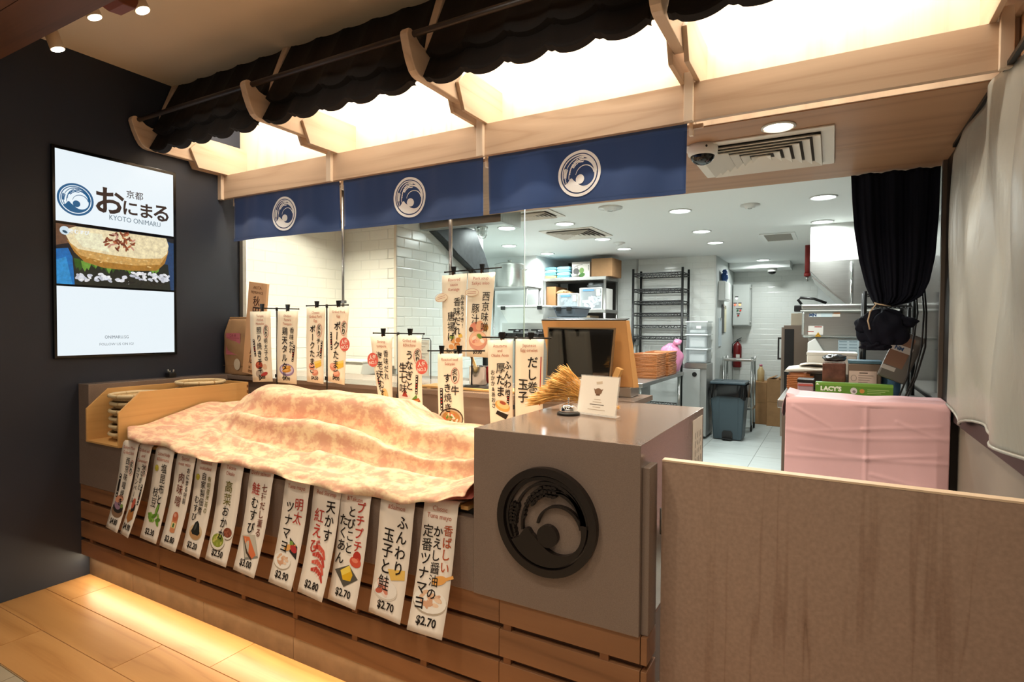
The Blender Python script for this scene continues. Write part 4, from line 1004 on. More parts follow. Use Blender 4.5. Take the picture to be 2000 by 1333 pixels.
def smiley(i, u, v, r):
    i.ell('#cfc24a', u, v, r, r, lift=.0005); i.ring('#8f8426', u, v, r, r, r*.14, lift=.0006)
    i.stroke('#6b6320', [(u-r*.35, v-r*.35), (u-r*.35, v+.05*r)], r*.16, lift=.0007); i.stroke('#6b6320', [(u+r*.3, v-r*.35), (u+r*.3, v+.05*r)], r*.16, lift=.0007); i.stroke('#6b6320', [(u-r*.5, v+.15*r), (u, v+.5*r), (u+r*.5, v+.15*r)], r*.14, lift=.0007)
def seared(i, u, v, s):
    """the circled word for seared"""
    i.ring('#b4342c', u, v+s*.95, s*.72, s*1.15, s*.07, 'seared_mark'); i.column('炙り', u, v, s, INK, 'seared_mark', .03, .95)
def blackbar(i, u, v, w, h, rot=0.0):
    ca, sa = cos(rot), sin(rot); R = lambda a, b: (u+a*ca-b*sa, v+a*sa+b*ca)
    i.poly('#1c1512', [R(-w/2, -h/2), R(w/2, -h/2), R(w/2, h/2), R(-w/2, h/2)], 'note_bar', .0006)
    for k in range(7):
        b = -h/2 + h*(k+.5)/7; c = '#c9423a' if k in (3, 4) else '#efe6da'
        i.poly(c, [R(-w*.25, b-h*.03), R(w*.25, b-h*.045), R(w*.22, b+h*.02), R(-w*.2, b+h*.03)], 'note_bar', .0009)
def design(ink, w, h, title, cols, price, art, extra=None, ts=.0235, tv=.032, price_v=None):
    for k, ln in enumerate(title): ink.text(ln, 0, tv+k*ts*1.12, ts, RED, 'title', maxw=w*.88)
    for c in cols: ink.column(c[0], c[1]*w, c[2]*h, c[3]*1.08, c[4] if len(c) > 4 else INK, 'lettering' if len(c) < 5 or c[4] == INK else 'accent_lettering', .013)
    if art: art(ink)
    if price: ink.text(price, 0, price_v or h*.905, h*(.066 if price_v else .082), INK, 'price', bold=.025, maxw=w*.8)
    if extra: extra(ink)

FH = .452
def front_strip(x0, wd, label, title, cols, price, art, extra=None, swing=0.0, twist=0.0):
    t = thing('menu_strip', label, 'menu strip', (x0+wd/2, -.06, .40), 'menu strips along the counter front')
    def P(u, v, lift=0.0):
        if v < 0: return Vector((x0+wd/2+u, -.052 - v*.95, .8425 + v*.18 + lift))
        k = v/FH
        y = -.052 - (.078+swing)*k**1.7 - twist*(u/wd)*k - .012*sin(min(1, k*4)*pi/2); z = .8425 - .4365*k
        return Vector((x0+wd/2+u, y - lift, z))
    MB().grid(lambda a, b: P((a-.5)*wd, -.05+b*(FH+.05)), 4, 24).build('paper', PAPER, t, solid=.0008)
    ink = Ink(lambda u, v, l=0.0: P(u, v, l*3+.0006)); design(ink, wd, FH, title, cols, price, art, extra); ink.done(t)
    return t
B = 'white menu strip '
W_ = .152; S = .040
OL = '#6e6a2c'; BR = '#6e2f1c'; RD = '#b5382c'; OR = '#b4532f'
front_strip(.487, .150, B+'for miso grilled fish, nearest the bamboo box', ['Saikyo Miso', 'Grilled fish'], [('西京味噌焼き', .05, .18, .038)], '$4.80', lambda i: a_fish_rice(i, 0, .335, .072), lambda i: (seared(i, .05, .10, .034), blackbar(i, -.045, .235, .018, .12)), .01, .02)
front_strip(.645, .112, B+'for grilled eel, narrow and partly overlapped', ['Grilled eel', 'and', 'Camembert'], [('うなぎと', .12, .22, .030), ('カマンベール', -.22, .26, .028)], '$4.90', lambda i: a_eel_box(i, 0, .335, .065), lambda i: (seared(i, .036, .105, .026), blackbar(i, .038, .25, .014, .10)), .02, .02)
front_strip(.795, .158, B+'for salted kelp with green soybeans', ['Salted kelp', '&Edamame'], [('塩昆布と', .12, .17, .046), ('枝豆', -.16, .44, .046)], '$2.30', lambda i: a_edamame(i, .01, .335, .065), lambda i: smiley(i, -.045, .105, .016), .0, .01)
front_strip(.979, .150, B+'for meat miso in a jar', ['Special', 'meat miso'], [('肉味噌', -.06, .22, .050, BR), ('おにまる特製', .28, .16, .026)], '$2.80', lambda i: a_jar(i, 0, .335, .044), None, .01, .012)
front_strip(1.139, .157, B+'for seaweed with a black rice ball', ['Seaweed', 'tsukudani'], [('自家製佃煮', .0, .17, .036), ('有明産海苔の', .27, .20, .026, OL), ('むすび', -.22, .42, .036)], '$2.20', lambda i: a_black_onigiri(i, 0, .335, .057), lambda i: smiley(i, -.05, .105, .015), .0, .015)
front_strip(1.321, .162, B+'with olive lettering and pickled greens', ['Takana', 'Okaka'], [('高菜', .0, .20, .052, OL), ('おかか', .0, .45, .046)], '$2.50', lambda i: a_takana(i, 0, .335, .073), None, .0, .01)
front_strip(1.527, .156, B+'for salmon, with one red character', ['Dashi salmon'], [('鮭', -.12, .16, .052, RD), ('むすび', -.10, .30, .048), ('七種だし薫る', .24, .16, .034, BR)], '$3.00', lambda i: a_salmon(i, 0, .345, .072), None, .008, .014)
front_strip(1.758, .150, B+'for cod roe tuna, with two red characters', ['Mentaiko', 'Tuna mayo'], [('明太', .19, .22, .050, RD), ('ツナマヨ', -.16, .26, .048)], '$2.90', lambda i: a_mentai(i, -.005, .318, .068), None, .01, .012)
front_strip(1.929, .155, B+'with a drawing of red shrimps', ['Tenkasu', 'Red Shrimp'], [('天かす', .22, .18, .050), ('紅えび', -.17, .27, .054, RD)], '$2.80', lambda i: a_shrimp(i, .01, .328, .065), None, .012, .018)
front_strip(2.081, .157, B+'with red lettering and yellow pickle', ['Tobiko', '&Takuan'], [('プチプチ', .25, .14, .044, RD), ('とびこと', -.04, .19, .042), ('たくあん', -.30, .27, .044)], '$2.70', lambda i: a_takuan(i, .0, .332, .068), lambda i: i.ell('#b5382c', .042, .272, .021, .021, part='seal'), -.004, .014)
front_strip(2.285, .162, B+'for egg and salmon, its title half hidden by the cloth', ['Egg', '&Salmon'], [('ふんわり', .22, .18, .050), ('玉子と鮭', -.16, .30, .052)], '$2.70', lambda i: a_egg_salmon(i, .0, .328, .072), None, -.008, .016)
front_strip(2.487, .146, B+'for tuna mayo, next to the stone block', ['Classic', 'Tuna mayo'], [('香ばしい', .30, .18, .038, OR), ('かえし醤油の', .02, .20, .038), ('定番ツナマヨ', -.28, .20, .044)], '$2.70', lambda i: a_tuna(i, .0, .315, .075), None, .01, -.004)

# ---- clip stands on the counter
def clip_stand(x, y, z_base, z_top, half, label, strips, knob=True, tilt=0.0):
    t = thing('clip_stand', label, 'stand', (x, y, z_base), 'black clip stands')
    MB().lathe([(.0001, .006), (.03, .006), (.045, .003), (.045, 0)], (x, y, z_base), 24).build('foot', M_BLKMET, t)
    MB().cyl((x, y, z_base+.004), (x, y, z_top), .0042, n=10).build('pole', M_BLKMET, t)
    if knob: MB().box(x-.010, x+.008, y-.008, y+.008, z_base+(z_top-z_base)*.45, z_base+(z_top-z_base)*.45+.022).build('clamp', M_BLACK, t, bevel=.002)
    MB().cyl((x-half, y, z_top-tilt), (x+half, y, z_top+tilt), .0036, n=10).sphere((x-half, y, z_top-tilt), .005, 8, 6).sphere((x+half, y, z_top+tilt), .005, 8, 6).cyl((x, y, z_top-.014), (x, y, z_top+.006), .007, n=10).build('crossbar', M_BLKMET, t)
    for sdict in strips:
        for cx in sdict['clips']:
            zz = z_top + tilt*(cx-x)/half
            MB().prism([(-.014, .026), (.014, .026), (.008, -.004), (.009, -.032), (-.009, -.032), (-.008, -.004)], 'y', -.007, .007).xf(Matrix.Translation((cx, y-.006, zz))).build('clip', M_BLACK, t, bevel=.0015)
            MB().box(cx-.003, cx+.003, y-.0145, y-.012, zz-.024, zz-.004).build('clip_spring', plain('copper_clip', '#6e4a34', .3, .8), t)
    for sdict in strips: hang_strip(y-.014, **sdict)
def hang_strip(y, tl, tr, bl, br, label, title, cols, price, art, extra=None, clips=None, ts=.021, badge=None, tv=.028):
    tl, tr, bl, br = [Vector((p[0], 0, p[1])) for p in (tl, tr, bl, br)]
    wd = (tr-tl).length; h = ((bl+br)/2 - (tl+tr)/2).length
    t = thing('menu_strip', label, 'menu strip', ((bl.x+br.x)/2, y, min(bl.z, br.z)), 'hanging menu strips')
    def P(u, v, lift=0.0):
        a = u/wd+.5; b = v/h
        p = (tl*(1-a)+tr*a)*(1-b) + (bl*(1-a)+br*a)*b
        return Vector((p.x, y - .004*sin(pi*max(0, min(1, b))) - .003*(a-.5)*b - lift, p.z))
    MB().grid(lambda a, b: P((a-.5)*wd, b*h), 4, 10).build('paper', PAPER2, t, solid=.0008)
    ink = Ink(lambda u, v, l=0.0: P(u, v, l*3+.0006)); design(ink, wd, h, title, cols, price, art, extra, ts, tv, h*.935); ink.done(t)
    if badge:
        n_, bu, bv = badge; c = P(bu*wd, bv*h, .003)
        MB().cyl(c, c+Vector((0, -.0008, 0)), .038, n=32).build('badge', pm('#d9675c'), t, label='round red popularity badge')
        k2 = Ink(lambda u, v, l=0: Vector((c.x+u, c.y-.0009-l, c.z-v)))
        k2.text('人氣', 0, -.013, .026, '#f8efe6', 'badge_lettering', bold=.03, rot=-.15); k2.text('NO.%d' % n_, .001, .014, .024, '#f8efe6', 'badge_lettering', bold=.02, rot=-.12); k2.done(t)
H = 'hanging cream menu strip '
SY = .66; ZB = .7905
clip_stand(.80, SY, ZB, 1.557, .193, 'black clip stand nearest the rice bag', [
  dict(tl=(.568,1.540), tr=(.762,1.540), bl=(.590,1.100), br=(.780,1.112), clips=[.672], label=H+'for teriyaki chicken, beside the rice bag', title=['Teriyaki', 'chicken', 'Mentaiko'], cols=[('照り焼きチキン', -.06, .215, .044), ('明太子の', .26, .38, .033)], price='$5.00', art=lambda i: a_chicken(i, 0, .355, .067), extra=lambda i: (seared(i, .055, .09, .036), blackbar(i, -.06, .225, .016, .105, -.12))),
  dict(tl=(.827,1.541), tr=(1.006,1.538), bl=(.820,1.110), br=(.992,1.106), clips=[.905], label=H+'for chicken tempura on a purple plate', title=['Chicken', 'Tartare', 'Tempura'], cols=[('鶏天タルタル', -.10, .22, .048), ('香味だれ', .24, .22, .036)], price='$4.90', art=lambda i: a_tempura_oval(i, 0, .345, .067), extra=lambda i: blackbar(i, .06, .25, .016, .10, .15))], tilt=-.005)
clip_stand(1.226, SY, ZB, 1.570, .166, 'black clip stand second from the rice bag', [
  dict(tl=(1.078,1.556), tr=(1.232,1.560), bl=(1.076,1.127), br=(1.215,1.120), clips=[1.152], label=H+'for cheese grilled pork and egg', title=['Cheese', 'Grilled Pork', 'Egg'], cols=[('ポークたまご', -.14, .23, .043), ('チーズ', .20, .40, .034)], price='$4.50', art=lambda i: a_pork_egg(i, 0, .345, .062), extra=lambda i: (seared(i, .034, .10, .034), blackbar(i, .055, .24, .014, .10, .08))),
  dict(tl=(1.262,1.561), tr=(1.416,1.559), bl=(1.248,1.137), br=(1.380,1.123), clips=[1.325], label=H+'for grilled pork and egg with a red badge', title=['Grilled Pork', 'Egg'], cols=[('ポークたまご', -.03, .19, .049)], price='$4.30', art=lambda i: a_pork_egg(i, 0, .345, .067), extra=lambda i: (seared(i, .048, .085, .036), blackbar(i, -.05, .195, .014, .10, -.1)), badge=(2, .42, .48))])
clip_stand(1.752, SY, ZB, 1.415, .172, 'black clip stand behind the cloth ridge', [
  dict(tl=(1.571,1.396), tr=(1.724,1.401), bl=(1.640,1.006), br=(1.732,.985), clips=[1.655], label=H+'for shrimp tempura, tilted behind the cloth', title=['Shrimp', 'tempura'], cols=[('海老天むす', -.14, .20, .046), ('香味だれ', .20, .18, .036)], price='$4.80', art=lambda i: a_shrimp_tempura(i, 0.0, .325, .054), extra=lambda i: blackbar(i, -.05, .24, .014, .10, -.1), badge=(1, -.50, .32)),
  dict(tl=(1.762,1.408), tr=(1.918,1.406), bl=(1.772,.974), br=(1.931,.976), clips=[1.838], label=H+'for grilled eel with a red badge', title=['Grilled eel', '&Shichimi'], cols=[('うなぎと', .0, .18, .048), ('生七味', -.27, .33, .050)], price='$6.50', art=lambda i: a_eel(i, 0, .330, .071), extra=lambda i: (seared(i, .055, .075, .036), blackbar(i, .045, .255, .016, .10, .08)), badge=(3, .52, .37))])
clip_stand(2.14, .63, ZB, 1.334, .166, 'short black clip stand with one strip', [
  dict(tl=(2.045,1.318), tr=(2.192,1.322), bl=(2.052,.945), br=(2.206,.955), clips=[2.062, 2.168], label=H+'for roasted beef with a hotpot drawing', title=['Roasted beef', 'Sukiyaki'], cols=[('すき焼き', -.10, .26, .044), ('牛', .20, .42, .046)], price=None, art=lambda i: a_sukiyaki(i, 0, .318, .067), extra=lambda i: (seared(i, .03, .075, .034), blackbar(i, -.052, .225, .016, .11)), ts=.019)], tilt=.004)
clip_stand(2.46, SY, ZB, 1.402, .180, 'black clip stand next to the wheat bundle', [
  dict(tl=(2.316,1.388), tr=(2.454,1.395), bl=(2.334,.965), br=(2.458,.965), clips=[2.392], label=H+'for thick egg, beside the stone block', title=['Atsutama', 'and', 'Okaka Aosa'], cols=[('厚たま', .02, .25, .050), ('ふんわり', .31, .23, .040), ('おかか&あおさ', -.30, .33, .024)], price=None, art=lambda i: a_omelet_slice(i, 0.01, .315, .060), extra=lambda i: blackbar(i, .045, .27, .014, .07, .1), ts=.020),
  dict(tl=(2.468,1.396), tr=(2.614,1.398), bl=(2.470,.965), br=(2.612,.965), clips=[2.545], label=H+'for egg omelet, touching the tablet screen', title=['Japanese', 'Egg omelet'], cols=[('だし巻', .14, .18, .052), ('玉子', -.20, .42, .052)], price=None, art=None, extra=lambda i: i.stroke('#b5382c', [(.062, .08), (.058, .30)], .005), ts=.020)])
bt = thing('bamboo_serving_board', 'pale bamboo serving board with black mat on the stone sill', 'board', (2.05, .93, 1.11))
MB().box(1.74, 2.34, .865, 1.005, 1.1105, 1.124).build('board', M_BAMX, bt, bevel=.003)
MB().box(1.90, 2.24, .885, .985, 1.1242, 1.1275).build('mat', M_BLACK, bt)
for x in (1.80, 2.28): MB().cyl((x, .862, 1.112), (x, .866, 1.112), .012, n=14).build('foot', M_BAMX, bt)
clip_stand(2.03, .945, 1.1277, 1.763, .183, 'tall black clip stand on the bamboo board', [
  dict(tl=(1.838,1.738), tr=(2.006,1.744), bl=(1.850,1.291), br=(2.000,1.288), clips=[1.912], label=H+'for flavoured fried chicken, high on the tall stand', title=['Flavored', 'sauce', 'Karaage'], cols=[('唐揚げ', -.12, .45, .052), ('香味だれ', .14, .28, .048), ('おまちうき!', .36, .25, .028)], price='2pc $3.00', art=lambda i: a_karaage(i, .0, .365, .076), extra=lambda i: (i.ell('#f6ecd4', -.085, .125, .045, .024, -.25, 'speech_bubble', .002), i.ring('#b4604a', -.085, .125, .045, .024, .0014, 'speech_bubble', .0024), i.stroke('#b4604a', [(-.11, .124), (-.06, .114)], .0018, 'speech_bubble', .0026), i.stroke('#b4604a', [(-.112, .134), (-.058, .125)], .0018, 'speech_bubble', .0026)), ts=.024),
  dict(tl=(2.012,1.744), tr=(2.186,1.742), bl=(2.002,1.288), br=(2.150,1.288), clips=[2.098], label=H+'for pork miso soup, high on the tall stand', title=['Pork soup', 'Saikyo miso'], cols=[('西京味噌', .24, .22, .050), ('豚汁', -.14, .36, .052)], price='$3.00', art=lambda i: a_porksoup(i, .0, .345, .071), extra=lambda i: (i.ell('#f6ecd4', -.052, .105, .046, .021, 0, 'speech_bubble', .002), i.ring('#b4604a', -.052, .105, .046, .021, .0014, 'speech_bubble', .0024), i.stroke('#b4604a', [(-.08, .102), (-.024, .100)], .0018, 'speech_bubble', .0026), i.stroke('#b4604a', [(-.082, .111), (-.022, .109)], .0018, 'speech_bubble', .0026)), ts=.024)], knob=False, tilt=.005)

# ================================================================== THINGS ON THE SILL AND THE STONE BLOCK
gs = thing('glass_screen', 'frameless clear glass screen with steel rods behind the stone sill', 'glass screen', (1.15, 1.03, 1.11))
for a, b in ((.012, .970), (.978, 1.822), (1.830, 2.306)):
    MB().box(a, b, 1.026, 1.034, 1.1115, 2.350).build('pane', M_GLASS, gs)
for x in (.974, 1.826):
    MB().cyl((x, 1.03, 1.1115), (x, 1.03, 2.350), .0075 if x < 1 else .011, n=14).build('rod', M_STEEL, gs)
    MB().box(x-.022, x+.022, 1.018, 1.042, 1.60, 1.62).build('clamp', M_STEEL, gs, bevel=.003)
MB().box(2.306, 2.3085, 1.026, 1.034, 1.1115, 2.350).build('edge', plain('green_glass_edge', '#9fb8b0', .1), gs)

rb = thing('rice_bag', 'brown kraft paper rice bag with pink label beside the wooden sign', 'bag', (.16, .84, 1.111))
def bagP(u, v):
    a = 2*pi*u; sq = lambda c: math.copysign(abs(c)**.38, c)
    t = v; wx = .143*(1 - .05*t); dy = .052*(1-.75*max(0, (t-.72)/.28)**1.2) + .006*sin(pi*t)
    puff = 1 + .03*sin(pi*t)
    x = .158 + wx*sq(cos(a))*puff; y = .886 + dy*sq(sin(a))*puff; z = 1.112 + .385*t
    x += .004*sin(9*t+3*a); y += .003*sin(13*t+5*a)
    return Vector((x, y, z))
M_KRAFT = plain('kraft_paper', '#b8926a', .7, var=.06, vscale=14, bmp=.3, bscale=25)
MB().grid(bagP, 40, 24).add([bagP(k/40, 0) for k in range(40)], [tuple(range(39, -1, -1))]).add([bagP(k/40, 1) for k in range(40)], [tuple(range(40))]).build('sack', M_KRAFT, rb)
MB().box(.028, .285, .876, .896, 1.478, 1.512).build('folded_top', M_KRAFT, rb, bevel=.004)
MB().box(.025, .288, .828, .944, 1.173, 1.1745).build('crease', plain('kraft_crease', '#9a7650', .8), rb)
ik = Ink(lambda u, v, l=0: Vector((.06+u, .8265-l, 1.40-v)))
ik.rect('#d9808f', 0, 0, .155, .15, 'label', .0)
for k in range(8): ik.stroke('#b85a6a', [(.01, .035+k*.014), (.145-.03*(k % 3), .035+k*.014)], .003, 'label_marks', .0005)
ik.text('こめ 米', .077, .017, .022, '#8e3140', 'label_marks', lift=.0006)
ik.ell('#e6d8c0', .12, .215, .034, .040, 0, 'clear_window', .0004)
ik.done(rb)

pk = thing('wooden_sign', 'tall leaning wooden sign plank with rice shop lettering', 'sign', (.37, .812, 1.111))
PC = Vector((.397, .812, 1.4305)); RY = Matrix.Rotation(RAD(7.2), 3, 'Y')
MB().obox(PC, (.092, .009, .308), RY).build('plank', wood('sign_plank', '#dba374', '#eabb8c', 'z', .5, lines=4, scale=5), pk, bevel=.002)
ik = Ink(lambda u, v, l=0: PC + RY @ Vector((u, -.0092-l, .312-v)))
ik.text('AKITA', 0, .038, .030, '#6e3f22', maxw=.085); ik.text('PREMIUM RICE', 0, .070, .024, '#6e3f22', maxw=.12)
ik.column('秋田', -.0, .095, .072, '#4a2413', bold=.03, step=.95)
ik.column('使用店', .0, .36, .066, '#4a2413', bold=.03, step=.95)
ik.text('誠', -.02, .572, .022, '#6e3f22'); ik.text('焼肉', -.012, .600, .022, '#6e3f22')
ik.done(pk)

# steel cup with a wooden paddle, red canister, document stand behind the glass
t = thing('steel_cup', 'small round steel pot behind the glass near the tall clip stand', 'pot', (1.94, 1.16, 1.111))
MB().lathe([(.0001, .002), (.052, .002), (.058, .012), (.058, .108), (.061, .112), (.055, .110), (.054, .014), (.0001, .012)], (1.94, 1.16, 1.1105), 32).build('body', M_CHROME, t)
MB().obox((1.915, 1.16, 1.215), (.009, .003, .075), Matrix.Rotation(RAD(-24), 3, 'Y')).build('paddle', M_BAMX, t)
t = thing('red_canister', 'red plastic canister behind the steel pot', 'canister', (2.03, 1.24, 1.111))
MB().lathe([(.0001, 0), (.045, 0), (.048, .01), (.048, .12), (.04, .135), (.03, .15), (.0001, .15)], (2.03, 1.24, 1.1105), 24).build('body', plain('red_plastic', '#a52a2a', .35), t)
MB().cyl((2.03, 1.19, 1.20), (2.03, 1.165, 1.20), .010, n=12).build('spout', M_BLACK, t)
t = thing('document_stand', 'black wire stand holding small printed sheets behind the glass', 'document stand', (1.09, 1.29, 1.111))
def dsx(x, z): return Vector((1.42 + (x-1.09), 1.30, z))
MB().tube([dsx(1.02, 1.111), dsx(1.02, 1.36), dsx(1.03, 1.375), dsx(1.14, 1.375), dsx(1.15, 1.36), dsx(1.15, 1.111)], .003, 8).build('wire_frame', M_BLKMET, t)
MB().tube([dsx(1.085, 1.375), dsx(1.085, 1.395), dsx(1.09, 1.40)], .002, 8).build('hook', M_BLKMET, t)
MB().box(1.362, 1.467, 1.299, 1.301, 1.13, 1.365).build('sheet', pm('#d8d8d2'), t)
ik = Ink(lambda u, v, l=0: Vector((1.362+u, 1.2985-l, 1.365-v)))
for k in range(9): ik.stroke('#8f8f8a', [(.008, .02+k*.023), (.095-.02*(k % 3), .02+k*.023)], .004, 'marks')
ik.done(t)

# ---- till: wood-look shell with a black customer display
ps = thing('point_of_sale_terminal', 'orange wood-finish till with black customer display facing out', 'till', (2.70, .97, 1.11))
M_GOLD = plain('orange_till_shell', '#d8a468', .45, var=.04, vscale=6)
def quadslab(pts, th, axis=(0, 1, 0)):
    n = Vector(axis).normalized()*th; a = [Vector(p) for p in pts]
    return MB().add(a + [p+n for p in a], [(3,2,1,0),(4,5,6,7),(0,1,5,4),(1,2,6,5),(2,3,7,6),(3,0,4,7)])
quadslab([(2.478, 1.03, 1.16), (2.912, 1.03, 1.16), (2.886, .985, 1.487), (2.432, .985, 1.487)], .012).build('shell', M_GOLD, ps, bevel=.004)
quadslab([(2.886, .985, 1.487), (2.912, 1.03, 1.16), (2.930, 1.06, 1.16), (2.898, 1.00, 1.487)], .006, (-.6, .4, 0)).build('shell_side', M_GOLD, ps)
quadslab([(2.432, .984, 1.487), (2.886, .984, 1.487), (2.892, 1.02, 1.494), (2.436, 1.02, 1.494)], .004, (0, 0, 1)).build('screen_edge', M_BLACK, ps)
MB().box(2.50, 2.90, 1.03, 1.16, 1.1105, 1.16).build('base', M_STEELX, ps, bevel=.004)
quadslab([(2.486, .945, 1.205), (2.818, .945, 1.208), (2.846, .918, 1.444), (2.506, .918, 1.447)], .014).build('customer_display', plain('black_gloss_screen', '#050505', .06), ps, bevel=.005)
quadslab([(2.480, .944, 1.196), (2.824, .944, 1.199), (2.852, .919, 1.450), (2.500, .919, 1.453)], .018, (0, 1, 0)).xf(Matrix.Translation((0, .004, 0))).build('display_rim', plain('brushed_rim', '#8d7a60', .35, .6), ps)
MB().box(2.56, 2.78, .935, 1.03, 1.155, 1.196).build('display_neck', M_WHITEP, ps, bevel=.006)
MB().obox((2.842, .97, 1.205), (.014, .02, .055), Matrix.Rotation(RAD(22), 3, 'Y')).build('support_strut', M_BAMY, ps)
ik = Ink(lambda u, v, l=0: Vector((2.655+u, .9455-l-.0005, 1.222-v)))
ik.text('POS', .008, 0, .017, '#b8b4ae', 'maker_mark', bold=.02); ik.poly('#b8b4ae', [(-.022, 0), (-.014, -.007), (-.006, 0), (-.014, .007)], 'maker_mark', .001); ik.poly('#050505', [(-.018, 0), (-.014, -.0035), (-.010, 0), (-.014, .0035)], 'maker_mark', .0013)
ik.done(ps)
MB().box(2.69, 2.96, .885, 1.20, 1.085, 1.110).build('stone_sill', M_STONE, ct)

# ---- wheat bundle
wh = thing('wheat_bundle', 'bundle of dried golden wheat lying on the stone block', 'wheat', (2.80, .52, 1.109))
r = random.Random(11); stalk = MB(); ears = MB()
tie = Vector((2.885, .535, 1.152))
for k in range(230):
    a = r.random(); fan = r.gauss(0, .5)
    tip = Vector((2.645 + .14*a + r.uniform(-.02, .02), .51 - .05*(1-a) + r.uniform(-.04, .05), 1.128 + .145*a**1.1 + r.uniform(-.012, .018)))
    if tip.z < 1.122: tip.z = 1.122 + r.uniform(0, .01)
    st_ = tie + Vector((r.uniform(-.012, .012), r.uniform(-.02, .02), r.uniform(-.025, .012)))
    mid = (st_+tip)/2 + Vector((0, 0, .028 + r.uniform(-.012, .012)))
    P = [st_*(1-t)**2 + mid*2*t*(1-t) + tip*t*t for t in (0, .25, .5, .75, 1)]
    stalk.tube(P, .0008, 4)
    d = (P[4]-P[3]).normalized()
    ears.tube([P[3], P[3]+(P[4]-P[3])*.5, P[4], P[4]+d*.02], [.0010, .0028, .0024, .0006], 5)
for k in range(60):
    e = tie + Vector((.09+r.uniform(0, .03), r.uniform(-.03, .03), -.032+r.uniform(0, .012))); stalk.tube([tie+Vector((0, r.uniform(-.012, .012), r.uniform(-.02, .01))), e], .0012, 4)
M_WHEAT = plain('dried_wheat', '#e0ac58', .6, var=.25, vscale=40); M_EAR = plain('wheat_ear', '#e8b868', .6, var=.25, vscale=60)
stalk.build('stalks', M_WHEAT, wh, kind='stuff', fix=False); ears.build('ears', M_EAR, wh, kind='stuff', fix=False)
MB().tube([tie+Vector((0, .024*cos(a), -.004+.026*sin(a))) for a in [2*pi*k/16 for k in range(16)]], .003, 6, True).build('tie', plain('straw_tie', '#8c6a35', .7), wh)

bl = thing('service_bell', 'chrome service bell on black base in front of the wheat', 'bell', (2.851, .385, 1.1085))
MB().lathe([(.0001, 0), (.044, 0), (.046, .004), (.043, .010), (.036, .013), (.0001, .013)], (2.851, .385, 1.1085), 32).build('base', M_BLACK, bl)
MB().lathe([(.034, .014), (.0345, .018), (.032, .028), (.025, .037), (.014, .043), (.006, .0445), (.0001, .0445)], (2.851, .385, 1.1085), 32).build('dome', M_CHROME, bl)
MB().cyl((2.851, .385, 1.152), (2.851, .385, 1.170), .0028, n=10).sphere((2.851, .385, 1.171), .0045, 10, 8).build('button', M_CHROME, bl)

cdh = thing('card_holder', 'clear upright card holder with white notice on the stone block', 'card holder', (2.965, .42, 1.1085))
A, Bp, Cp, Dp = Vector((2.872, .418, 1.1105)), Vector((3.050, .374, 1.1105)), Vector((3.050, .424, 1.262)), Vector((2.872, .468, 1.262))
nn = (Bp-A).cross(Dp-A).normalized()
CX = clearpl('clear_acrylic', '#f2f4f2', .25, .08)
MB().add([A, Bp, Cp, Dp, A+nn*.003, Bp+nn*.003, Cp+nn*.003, Dp+nn*.003], [(3,2,1,0),(4,5,6,7),(0,1,5,4),(1,2,6,5),(2,3,7,6),(3,0,4,7)]).build('sleeve', CX, cdh)
eu = (Bp-A)/ (Bp-A).length; ev = (A-Dp)/(A-Dp).length; WC = (Bp-A).length
ik = Ink(lambda u, v, l=0: Dp + eu*u + ev*v + nn*(.0034+l))
ik.rect('#f7f1e6', .004, .004, WC-.004, .152, 'card', 0)
ik.ell('#8a6a52', WC/2, .064, .017, .013, 0, 'crest', .0006); ik.poly('#8a6a52', [(WC/2-.018, .062), (WC/2-.022, .052), (WC/2-.008, .060), (WC/2+.008, .060), (WC/2+.022, .052), (WC/2+.018, .062)], 'crest', .0007); ik.rect('#6b4c38', WC/2-.009, .074, WC/2+.009, .080, 'crest', .0007)
ik.poly('#d9c7b0', [(WC/2-.014, .026), (WC/2+.014, .022), (WC/2+.016, .032), (WC/2-.010, .036)], 'crest', .0006)
for k, (w_, c_) in enumerate(((.03, '#c9b9a4'), (.04, '#c9b9a4'), (.065, '#5a4c40'), (.035, '#c9b9a4'), (.08, '#c9b9a4'))): ik.stroke(c_, [(WC/2-w_/2, .096+k*.010), (WC/2+w_/2, .096+k*.010)], .0025, 'marks', .0006)
ik.done(cdh)
MB().add([A, Bp, Bp+Vector((0, .05, 0)), A+Vector((0, .05, 0)), A+Vector((0, 0, .003)), Bp+Vector((0, 0, .003)), Bp+Vector((0, .05, .003)), A+Vector((0, .05, .003))], [(3,2,1,0),(4,5,6,7),(0,1,5,4),(1,2,6,5),(2,3,7,6),(3,0,4,7)]).build('foot', CX, cdh)

# ================================================================== KITCHEN BEYOND THE COUNTER
# grey back counter behind the glass, steel canopy, dark duct, caged lamp
t = thing('back_counter', 'grey stone back counter against the white tiled corner', 'counter', (.5, 1.7, 0))
MB().box(.01, 1.40, 1.37, 1.985, .0, 1.06).build('body', plain('back_counter_grey', '#6f675d', .5), t)
MB().box(.01, .58, 1.955, 1.988, 1.0605, 1.125).build('upstand', stone('grey_upstand', '#7a736a'), t)
t = thing('white_tub', 'white plastic tub on the back counter behind the pork strips', 'tub', (.34, 1.80, 1.061))
MB().prism([(.20, 1.061), (.18, 1.16), (.50, 1.16), (.48, 1.061)], 'y', 1.70, 1.90).build('body', M_WHITEP, t, bevel=.006)
MB().box(.17, .51, 1.69, 1.91, 1.1605, 1.178).build('lid', M_WHITEP, t, bevel=.005)
t = thing('steel_canopy', 'stainless steel canopy edge just below the second noren', 'canopy', (.9, 2.6, 2.30))
MB().box(.60, 1.413, 2.30, 2.33, 2.300, 2.449).build('front_face', M_STEELX, t, bevel=.002)
MB().box(1.385, 1.413, 2.33, 2.64, 2.300, 2.449).build('side_face', M_STEELX, t)
MB().box(.60, 1.385, 2.33, 2.40, 2.300, 2.312).build('lip', M_STEELX, t)
